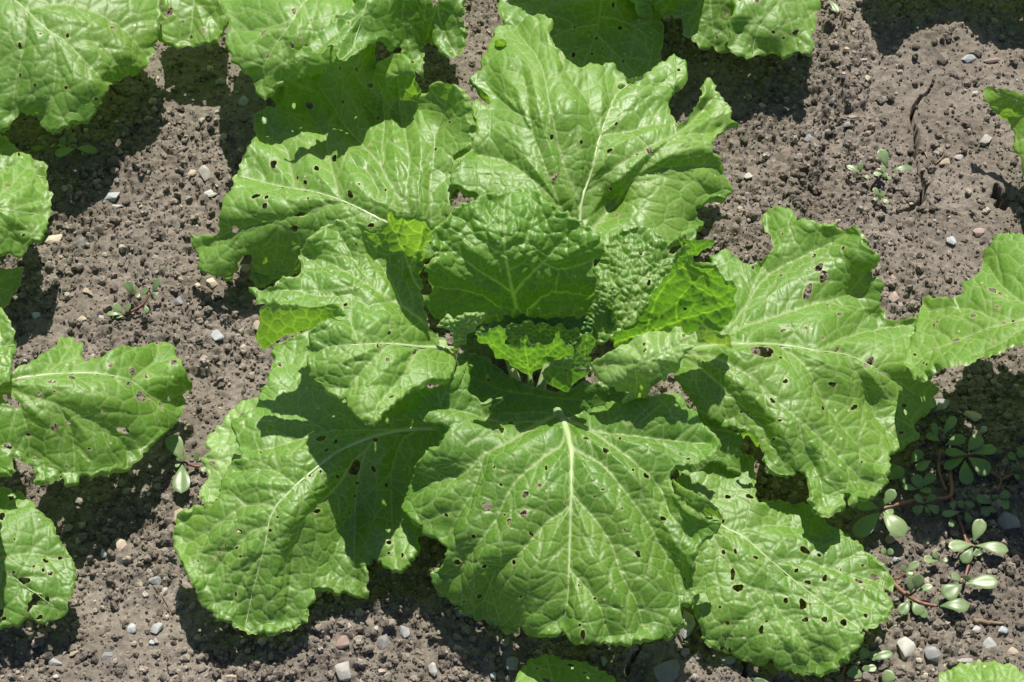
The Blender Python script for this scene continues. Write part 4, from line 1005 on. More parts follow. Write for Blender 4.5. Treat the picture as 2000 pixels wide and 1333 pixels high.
U_SUN_BLOCK = dict(mat=M_SHADE, out=[(905, 690), (900, 640), (930, 612), (990, 602), (1060, 600), (1130, 606), (1165, 630), (1160, 680), (1100, 705), (980, 705)],  # unseen sheet added behind the crinkled leaf, blocks sun on the hollow floor
              veins=[(3, 1, [(1030, 700), (1030, 650), (1030, 605)])], z=[(1030, 700, 64), (1030, 605, 150), (910, 670, 84), (1155, 665, 84), (930, 612, 140), (1140, 610, 142)], nh=0, pleat=2, ruffle=1, rib=False, grid=3.0)
crown_px = on_ground(1040, 838)
mustard = thing('mustard_plant', crown_px, 'large leafy mustard plant in the middle of the plot with a crinkled heart', 'vegetable plant', 'mustard plants growing in rows')
crown = (crown_px[0], crown_px[1], crown_px[2] + 0.012)
for sp in (A_LEAF, B_LEAF, C_LEAF, D_LEAF, E_LEAF, F_LEAF, G_LEAF, H_LEAF, I_LEAF, J_LEAF, K_LEAF, M_LEAFS, N_LEAF, Q1_LEAF, Q2_LEAF, Q3_LEAF, O_LEAF, R_LEAF, S_LEAF, T_SUN_BLOCK, U_SUN_BLOCK, Q4_LEAF, Q5_LEAF):
    make_leaf(mustard, sp, crown)
# short thick stem under the rosette
sv, sf = tube([np.array(crown) + np.array([0, 0, -0.03]), np.array(crown), np.array(crown) + np.array([0, 0, 0.015]), np.array(crown) + np.array([0, 0, 0.03])], [0.016, 0.017, 0.013, 0.006], 12)
link('stem', tubes_mesh('stem', [(sv - crown_px, sf)], M_RIB), mustard)

# ------------------------------------------------------------------ the neighbours, mostly outside the picture
def neighbour(root_px, label, leaves, stem_z=0.05):
    c = px_ground([root_px])[0]
    c[2] = float(ground_z(c[0], c[1])) if (GX0 < c[0] < GX1 and GY0 < c[1] < GY1) else 0.0
    p = thing('mustard_plant', c, label, 'vegetable plant', 'mustard plants growing in rows')
    cr = (c[0], c[1], c[2] + 0.012)
    for sp in leaves:
        make_leaf(p, dict(dict(grid=2.5), **sp), cr)
    V, F = tube([c + np.array([0, 0, -0.03]), c, c + np.array([0, 0, stem_z]), c + np.array([0, 0, stem_z + 0.02])], [0.014, 0.015, 0.012, 0.006], 10)
    link('stem', tubes_mesh('stem', [(V - c, F)], M_RIB), p)
    return p

NB1 = dict(rib=True, out=[(312, 0), (317, 28), (309, 63), (299, 95), (287, 126), (273, 140), (242, 151), (217, 168), (203, 189), (189, 224), (165, 242), (140, 248), (95, 259), (86, 249), (77, 235), (53, 224), (36, 226), (25, 242), (7, 259), (-10, 255), (-60, 240), (-160, 160), (-230, 0), (-190, -140), (-80, -200), (80, -190), (220, -120), (295, -50)],
           veins=[(12, 2, [(-170, -180), (-60, -60), (0, -22), (39, 7), (81, 46), (133, 84), (168, 119), (210, 161)]), (6, 1.3, [(42, 10), (46, 50), (44, 88), (30, 150), (22, 220)]), (5, 1.3, [(100, 60), (106, 105), (105, 161), (85, 230)]), (6, 1.3, [(50, 15), (105, 4), (182, 18), (245, 56), (290, 110)]), (4, 1.2, [(135, 86), (165, 76), (196, 81), (224, 116), (240, 145)]), (5, 1.3, [(-30, -40), (-60, 60), (-90, 170)]), (4, 1.2, [(-20, -34), (90, -80), (200, -70), (290, -20)])],
           z=[(-170, -180, 80), (0, -22, 132), (81, 46, 136), (168, 119, 120), (205, 180, 96), (100, 255, 76), (10, 255, 78), (-150, 150, 70), (312, 20, 100), (285, 125, 90), (150, -100, 120), (-200, 0, 80), (40, 130, 116)],
           holes=[(222, 53, 5, 4, 0.3), (132, 68, 3, 4, 0), (37, 88, 3, 5, 0), (71, 167, 3, 4, 0), (186, 192, 4, 3, 0), (38, 147, 3, 4, 0.6), (130, 172, 4, 3, -0.4)], nh=22, pleat=5, cell=42, ruffle=8, label='big bright leaf hanging in at the upper left corner')
NB2 = dict(out=[(312, 80), (329, 87), (352, 93), (378, 97), (397, 89), (412, 90), (434, 77), (446, 46), (445, 0), (440, -60), (380, -120), (310, -70), (312, 0), (318, 40)],
           veins=[(6, 1.5, [(375, -110), (378, -40), (376, 20), (370, 80)]), (3, 1, [(377, 0), (410, 30), (430, 60)])], z=[(375, -110, 90), (378, -20, 86), (375, 90, 62), (312, 60, 66), (440, 50, 70), (430, -50, 84)],
           holes=[(331, 27, 8, 10, 0.6), (398, 62, 3, 7, 0), (358, 42, 3, 3, 0)], nh=4, pleat=4, ruffle=6)
NB3A = dict(out=[(424, -20), (434, 28), (448, 49), (441, 70), (445, 98), (459, 126), (487, 147), (504, 179), (515, 196), (535, 186), (565, 160), (640, 140), (720, 70), (705, -90), (560, -160), (450, -100)],
            veins=[(8, 2, [(720, -120), (650, -50), (592, 0), (567, 38), (535, 85), (500, 150)]), (4, 1.2, [(570, 35), (520, 50), (470, 60)]), (4, 1.2, [(592, 0), (610, 60), (590, 120)]), (3, 1, [(545, 70), (560, 100), (560, 130)])],
            z=[(720, -120, 100), (592, 0, 172), (567, 38, 174), (500, 150, 146), (515, 192, 136), (440, 80, 136), (430, -10, 130), (640, 130, 150), (700, 20, 160)], holes=[(512, 62, 5, 5, 0), (571, 88, 3, 6, 0), (518, 107, 3, 4, 0), (573, 17, 3, 7, 0.3), (588, 75, 3, 3, 0.6)], nh=10, pleat=5, ruffle=7)
NB3B = dict(out=[(556, 128), (588, 116), (609, 109), (632, 106), (640, 94), (648, 88), (657, 98), (664, 121), (672, 122), (688, 114), (699, 103), (724, 88), (741, 82), (745, 90), (766, 98), (783, 84), (788, 105), (800, 125), (815, 145), (823, 158), (826, 130), (827, 95), (836, 84), (853, 91), (867, 109), (880, 114), (893, 111), (909, 91), (913, 74), (904, 35), (908, 5), (945, -30), (900, -130), (820, -200), (720, -190), (690, -100), (700, -10), (680, 18), (655, 36), (630, 64), (598, 94)],
            veins=[(9, 2, [(800, -180), (770, -80), (740, -20), (717, 0), (706, 45), (690, 90), (668, 115)]), (6, 1.4, [(790, -120), (830, -40), (853, 0), (860, 42), (874, 77), (890, 105)]), (4, 1.2, [(800, -90), (795, -20), (790, 40), (810, 120)]), (4, 1.2, [(715, 10), (670, 50), (610, 100)]), (3, 1, [(855, 10), (840, 50), (825, 100)])],
            z=[(800, -180, 100), (740, -20, 195), (706, 45, 192), (665, 118, 182), (560, 127, 172), (640, 60, 192), (740, 80, 158), (820, 150, 112), (785, 85, 132), (853, 0, 164), (890, 110, 132), (910, 20, 150), (860, -120, 140), (800, 20, 150)],
            holes=[(849, 8, 5, 9, 0), (680, 42, 3, 4, 0.6), (655, 40, 5, 4, -0.5), (805, 121, 4, 4, 0), (720, 42, 2, 3, 0), (802, 51, 3, 2, 0)], nh=8, pleat=6, ruffle=10, cell=40)
neighbour((500, -330), 'mustard plant behind, its long leaves coming in along the top edge left of centre', [NB3A, NB3B])
neighbour((-330, -260), 'mustard plant at the upper left corner with one big bright heavily veined leaf',
          [NB1, NB2])

NB15 = dict(out=[(1000, -140), (1030, -110), (1080, -70), (1140, -20), (1180, -12), (1220, -25), (1260, -8), (1300, -20), (1345, -60), (1400, -160), (1380, -270), (1250, -320), (1100, -280), (1010, -200)], veins=[(8, 2, [(1390, -330), (1300, -220), (1220, -120), (1180, -40)])], z=[(1390, -330, 120), (1300, -220, 160), (1180, -30, 152), (1320, -60, 150), (1010, -150, 140)], nh=10, ruffle=5)
NB4 = dict(out=[(965, -30), (970, 5), (974, 25), (985, 60), (1040, 130), (1100, 185), (1200, 180), (1259, 153), (1283, 130), (1294, 91), (1297, 60), (1290, 20), (1285, -30), (1240, -110), (1120, -160), (1010, -100)],
           veins=[(7, 1.5, [(1190, -140), (1180, -60), (1175, 0), (1166, 63), (1145, 110), (1120, 170)]), (4, 1.2, [(1166, 63), (1200, 100), (1240, 140)]), (4, 1.2, [(1172, 30), (1220, 40), (1280, 80)]), (4, 1.2, [(1170, 45), (1100, 60), (1040, 100)]), (3, 1, [(1178, -20), (1100, -10), (1000, 10)])],
           z=[(1190, -140, 80), (1175, 0, 92), (1166, 63, 86), (1130, 170, 66), (1260, 145, 60), (1290, 60, 66), (980, 0, 76), (1040, 120, 68), (1270, -40, 80)], holes=[(1211, 55, 5, 4, 0), (1197, 11, 3, 5, 0), (1165, 73, 3, 3, 0), (1176, 94, 3, 3, 0), (1088, 58, 3, 2, 0), (1156, 105, 3, 3, 0), (1219, 119, 3, 3, 0)], nh=14, pleat=4, ruffle=6)
NB5A = dict(out=[(1215, -40), (1233, 7), (1241, 24), (1262, 33), (1280, 21), (1297, 37), (1312, 32), (1328, 36), (1334, 52), (1336, 70), (1352, 82), (1366, 94), (1384, 100), (1392, 85), (1402, 104), (1419, 106), (1440, 90), (1455, 20), (1450, -60), (1380, -120), (1280, -110)],
            veins=[(6, 1.5, [(1450, -130), (1400, -60), (1370, 0), (1340, 50)]), (4, 1.2, [(1385, -30), (1390, 30), (1400, 95)]), (4, 1.2, [(1380, -20), (1310, -10), (1260, 20)])],
            z=[(1450, -130, 80), (1380, -20, 92), (1340, 60, 74), (1240, 15, 88), (1400, 100, 58), (1440, 60, 70), (1290, -60, 96)], holes=[(1275, 16, 5, 5, 0), (1417, 28, 4, 5, 0)], nh=6, pleat=4, ruffle=10)
NB5B = dict(out=[(1601, 0), (1599, 18), (1597, 31), (1594, 56), (1587, 87), (1588, 109), (1577, 110), (1572, 101), (1559, 99), (1545, 112), (1531, 114), (1524, 105), (1510, 104), (1490, 108), (1475, 110), (1447, 114), (1429, 108), (1421, 91), (1426, 66), (1422, 49), (1432, 30), (1430, 0), (1425, -60), (1460, -140), (1540, -160), (1600, -90)],
            veins=[(8, 2, [(1530, -150), (1528, -70), (1524, 0), (1500, 30), (1480, 60), (1470, 105)]), (4, 1.2, [(1524, 0), (1545, 40), (1555, 90)]), (4, 1.2, [(1480, 30), (1450, 60), (1430, 95)]), (3, 1, [(1526, -40), (1570, 0), (1590, 50)])],
            z=[(1530, -150, 90), (1524, 0, 92), (1480, 60, 80), (1450, 112, 58), (1530, 112, 60), (1585, 105, 58), (1598, 20, 72), (1430, 30, 82), (1560, 60, 76)], holes=[(1478, 5, 4, 4, 0), (1530, 74, 3, 3, 0)], nh=10, pleat=4, ruffle=7, cell=44)
neighbour((1400, -360), 'mustard plant behind at the top edge right of centre with hanging scalloped leaves', [NB4, NB5A, NB5B, NB15])
NB13 = dict(out=[(1640, -180), (1650, -150), (1690, -95), (1709, -52), (1723, -30), (1755, -12), (1776, -32), (1790, -48), (1842, -60), (1895, -66), (1940, -44), (2000, -44), (2100, -60), (2180, -140), (2100, -260), (1900, -330), (1720, -300)],
            veins=[(9, 2, [(2000, -330), (1900, -200), (1800, -100), (1755, -40)]), (5, 1.2, [(1900, -200), (1960, -120), (2000, -60)]), (5, 1.2, [(1850, -150), (1760, -150), (1690, -140)])],
            z=[(2000, -330, 80), (1900, -200, 96), (1760, -20, 62), (1900, -70, 66), (2050, -60, 66), (1660, -160, 66), (2100, -200, 80)], nh=12, pleat=4, ruffle=6)
NB6 = dict(out=[(1924, 169), (1918, 184), (1920, 195), (1931, 210), (1948, 224), (1966, 238), (1979, 258), (1981, 298), (1993, 310), (1999, 335), (2008, 355), (2040, 390), (2120, 420), (2220, 330), (2180, 230), (2060, 195), (2000, 183), (1955, 174)],
           veins=[(8, 2, [(2230, 290), (2120, 260), (2040, 220), (1980, 195), (1935, 178)]), (4, 1.2, [(2060, 230), (2020, 290), (2000, 320)])],
           z=[(2230, 290, 90), (2120, 260, 92), (1980, 195, 84), (1922, 172, 70), (1925, 200, 62), (1960, 235, 52), (1990, 300, 50), (2120, 410, 60), (2060, 195, 84)], nh=6, pleat=3, ruffle=4)
neighbour((2180, -330), 'mustard plant beyond the upper right corner that throws its shade on the soil', [NB13])
NB7 = dict(brown=0.3, out=[(1920, 514), (1917, 500), (1927, 482), (1944, 469), (1965, 461), (2000, 463), (2100, 480), (2200, 540), (2220, 640), (2120, 685), (2010, 672), (1979, 676), (1948, 692), (1895, 710), (1846, 720), (1818, 735), (1800, 748), (1788, 746), (1780, 733), (1772, 716), (1770, 690), (1783, 661), (1788, 629), (1797, 598), (1807, 582), (1846, 580), (1874, 577), (1882, 553), (1905, 540), (1919, 532)],
           veins=[(9, 2, [(2240, 590), (2120, 598), (2000, 618), (1930, 636), (1860, 664), (1818, 682), (1785, 710)]), (5, 1.3, [(2060, 607), (2000, 588), (1950, 550), (1930, 520)]), (4, 1.2, [(1960, 628), (1895, 601), (1850, 598), (1810, 605)]), (4, 1.2, [(2020, 614), (1960, 660), (1900, 690)])],
           z=[(2240, 590, 150), (2120, 598, 175), (2000, 618, 160), (1860, 664, 126), (1785, 715, 116), (1920, 500, 104), (1990, 463, 116), (1790, 630, 96), (1850, 720, 146), (1980, 675, 180), (2150, 670, 185), (1880, 570, 108)],
           holes=[(1954, 575, 4, 4, 0.4), (1940, 571, 9, 4, 0.3), (1947, 601, 5, 3, 0), (1901, 617, 5, 4, 0), (1961, 626, 4, 3, 0), (1977, 622, 4, 3, 0), (1865, 661, 8, 3, -0.4), (1822, 680, 3, 3, 0), (1827, 641, 3, 3, 0), (1834, 632, 3, 3, 0), (1894, 669, 3, 2, 0), (1787, 694, 3, 3, 0), (1805, 711, 3, 3, 0)], nh=12, pleat=5, ruffle=7, cell=40, label='glossy leaf pointing in from the right edge')
NB14 = dict(out=[(2010, 690), (2030, 760), (2060, 850), (2120, 900), (2240, 880), (2300, 780), (2280, 680), (2180, 640), (2080, 650)], veins=[(8, 2, [(2250, 640), (2180, 720), (2090, 810), (2060, 850)])], z=[(2250, 640, 110), (2180, 720, 118), (2060, 850, 80), (2020, 700, 100), (2240, 860, 80)], nh=8)
neighbour((2330, 500), 'mustard plant beyond the right edge with one pale glossy leaf pointing left', [NB6, NB7, NB14])

NB8A = dict(out=[(0, 342), (28, 325), (46, 312), (63, 316), (73, 336), (70, 364), (84, 376), (100, 377), (96, 400), (101, 413), (95, 441), (94, 455), (81, 474), (63, 469), (53, 490), (42, 500), (0, 497), (-80, 470), (-200, 420), (-180, 330), (-60, 320)],
            veins=[(7, 2, [(-220, 390), (-120, 395), (-40, 400), (20, 410), (85, 420)]), (4, 1.2, [(-40, 400), (10, 370), (50, 330)]), (4, 1.2, [(-20, 402), (20, 450), (45, 490)]), (3, 1, [(20, 410), (60, 395), (95, 390)])],
            z=[(-220, 390, 100), (-60, 400, 112), (20, 410, 112), (90, 420, 90), (55, 325, 96), (50, 490, 86), (-80, 330, 96), (-80, 465, 90)], holes=[(45, 460, 3, 3, 0), (62, 443, 2, 2, 0)], nh=5, pleat=4, ruffle=6)
NB8B = dict(out=[(0, 262), (28, 280), (53, 301), (70, 315), (95, 327), (90, 350), (91, 380), (60, 400), (-20, 400), (-120, 340), (-80, 270)], veins=[(6, 1.5, [(-160, 330), (-60, 320), (20, 325), (85, 345)])], z=[(-160, 330, 80), (0, 320, 60), (90, 350, 44), (0, 265, 52), (40, 390, 44)], holes=[(36, 305, 3, 3, 0)], nh=4)
NB8C = dict(out=[(-90, 500), (0, 527), (20, 523), (42, 524), (39, 549), (28, 580), (10, 600), (-90, 620)], veins=[(5, 1.5, [(-120, 560), (-40, 556), (35, 540)])], z=[(-120, 560, 60), (0, 545, 46), (40, 535, 36), (10, 598, 34)], nh=3)
neighbour((-330, 380), 'mustard plant at the left edge above the middle with a pale sunlit leaf tip', [NB8A, NB8B, NB8C])
NB9 = dict(brown=0.25, out=[(0, 742), (24, 722), (70, 700), (102, 682), (118, 662), (137, 657), (160, 672), (165, 702), (210, 689), (266, 679), (312, 670), (333, 675), (347, 703), (364, 731), (371, 756), (355, 773), (363, 791), (354, 812), (336, 836), (315, 847), (298, 866), (273, 898), (252, 919), (231, 924), (214, 929), (189, 929), (175, 943), (167, 930), (154, 937), (147, 954), (130, 947), (119, 922), (112, 938), (88, 947), (67, 940), (63, 915), (46, 898), (28, 896), (29, 918), (14, 931), (0, 933), (-60, 920), (-120, 830), (-120, 770)],
           veins=[(11, 2, [(-160, 790), (-80, 770), (0, 750), (21, 741), (88, 728), (147, 724), (210, 729), (259, 741), (300, 775), (350, 790)]), (5, 1.3, [(259, 741), (285, 718), (305, 700), (310, 678)]), (8, 1.4, [(-60, 766), (11, 763), (56, 773), (112, 791), (168, 819), (224, 850), (262, 890)]), (4, 1.2, [(20, 765), (50, 830), (60, 890)]), (4, 1.2, [(110, 791), (140, 850), (145, 920)]), (3, 1, [(88, 728), (120, 700), (140, 670)])],
           z=[(-160, 790, 90), (0, 755, 120), (88, 728, 122), (210, 729, 106), (300, 740, 80), (365, 760, 46), (320, 675, 66), (140, 660, 92), (160, 815, 104), (260, 890, 60), (150, 945, 72), (20, 925, 84), (90, 870, 88), (340, 830, 44), (-80, 880, 92)],
           holes=[(21, 784, 16, 9, 0.7), (108, 834, 6, 8, -0.4), (275, 775, 12, 9, 0.6), (259, 724, 6, 6, 0), (240, 841, 10, 6, 0.2), (101, 747, 7, 4, -0.1), (140, 737, 6, 5, 0), (49, 794, 4, 4, 0), (19, 873, 8, 6, 0.3), (56, 852, 5, 4, 0), (77, 769, 5, 4, 0), (253, 749, 5, 5, 0), (30, 742, 4, 3, 0), (216, 714, 4, 4, 0), (337, 712, 7, 4, 0), (314, 792, 3, 5, 0), (292, 782, 4, 3, 0), (334, 778, 3, 5, 0), (134, 828, 4, 4, 0), (287, 734, 3, 4, -0.5), (106, 768, 3, 3, 0)], nh=26, pleat=5, ruffle=7, label='long insect-bitten leaf with two pale ribs')
NB9B = dict(out=[(-100, 560), (0, 600), (18, 626), (32, 668), (23, 700), (20, 740), (0, 765), (-60, 770), (-120, 680)], veins=[(5, 1.5, [(-130, 660), (-60, 670), (25, 672)])], z=[(-130, 660, 110), (-40, 670, 132), (25, 670, 136), (0, 610, 130), (0, 760, 128)], nh=3, cell=24, fine=11, amp=1.5)
NB9_CASTER = dict(out=[(-20, 800), (-8, 860), (-15, 950), (-28, 1000), (-120, 1020), (-200, 960), (-220, 860), (-150, 780)], veins=[(6, 1.5, [(-260, 880), (-150, 890), (-30, 930)])], z=[(-260, 880, 120), (-150, 890, 150), (-15, 900, 148), (-40, 1000, 140), (-150, 790, 140)], nh=6, pleat=3)  # unseen leaf added left of the view to shade the low left leaf
NB10 = dict(brown=0.3, out=[(0, 954), (24, 957), (46, 968), (67, 985), (88, 1006), (102, 1024), (112, 1045), (128, 1066), (136, 1083), (144, 1101), (148, 1127), (145, 1157), (134, 1178), (133, 1195), (123, 1206), (98, 1217), (77, 1220), (62, 1209), (57, 1195), (70, 1185), (84, 1160), (72, 1158), (60, 1172), (55, 1190), (50, 1210), (35, 1223), (0, 1230), (-80, 1220), (-160, 1120), (-120, 990), (-50, 960)],
            veins=[(6, 2, [(-190, 1020), (-80, 1062), (0, 1104), (21, 1125), (70, 1160), (110, 1190)]), (4, 1.2, [(-20, 1095), (50, 1080), (120, 1090)]), (4, 1.2, [(-60, 1072), (-10, 1010), (30, 965)])],
            z=[(-190, 1020, 80), (-80, 1062, 70), (0, 1104, 60), (70, 1160, 44), (100, 1212, 34), (145, 1120, 38), (60, 985, 52), (-20, 960, 60), (20, 1225, 32), (-120, 1180, 44)],
            holes=[(47, 1134, 11, 7, 0.3), (89, 1096, 6, 4, 0.4), (117, 1090, 5, 3, 0.4), (4, 1008, 6, 7, 0), (98, 1122, 5, 4, 0), (3, 1198, 6, 8, 0), (92, 1172, 5, 7, 0), (10, 1209, 6, 4, 0), (78, 1206, 6, 4, -0.4), (65, 1107, 3, 3, 0), (27, 1118, 3, 3, 0), (28, 1055, 2.5, 2.5, 0), (22, 972, 5, 4, 0)], nh=14, pleat=3, ruffle=5)
neighbour((-340, 900), 'mustard plant at the left edge below the middle with long insect-bitten leaves', [NB9, NB9B, NB9_CASTER, NB10])
NB11 = dict(out=[(1005, 1340), (1014, 1318), (1021, 1300), (1038, 1287), (1070, 1278), (1094, 1286), (1122, 1292), (1164, 1303), (1189, 1314), (1201, 1335), (1215, 1400), (1150, 1480), (1050, 1470), (1000, 1390)],
            veins=[(6, 1.5, [(1110, 1490), (1105, 1420), (1085, 1350), (1068, 1285)]), (4, 1.2, [(1100, 1400), (1150, 1350), (1185, 1320)])], z=[(1110, 1490, 70), (1105, 1420, 56), (1068, 1280, 24), (1195, 1325, 26), (1010, 1330, 28)], holes=[(1114, 1304, 6, 3, 0.4), (1068, 1330, 8, 4, 0), (1050, 1309, 4, 2.5, 0), (1140, 1318, 3, 3, 0)], nh=5, pleat=3, ruffle=3)
neighbour((1120, 1640), 'mustard plant at the bottom edge below the big plant, only one leaf tip showing', [NB11])
NB12 = dict(out=[(1825, 1360), (1832, 1325), (1846, 1311), (1874, 1298), (1905, 1290), (1937, 1291), (1972, 1300), (2000, 1312), (2060, 1350), (2070, 1460), (1950, 1500), (1840, 1440)],
            veins=[(6, 1.5, [(2010, 1520), (1980, 1440), (1940, 1370), (1900, 1300)]), (4, 1.2, [(1950, 1390), (1890, 1360), (1840, 1340)]), (3, 1, [(1940, 1370), (1965, 1340), (1975, 1310)])], z=[(2010, 1520, 80), (1980, 1440, 74), (1900, 1295, 46), (1830, 1350, 44), (2040, 1350, 52)], nh=4, pleat=3, ruffle=3)
neighbour((2060, 1640), 'mustard plant at the lower right corner, only a rounded leaf tip showing', [NB12])

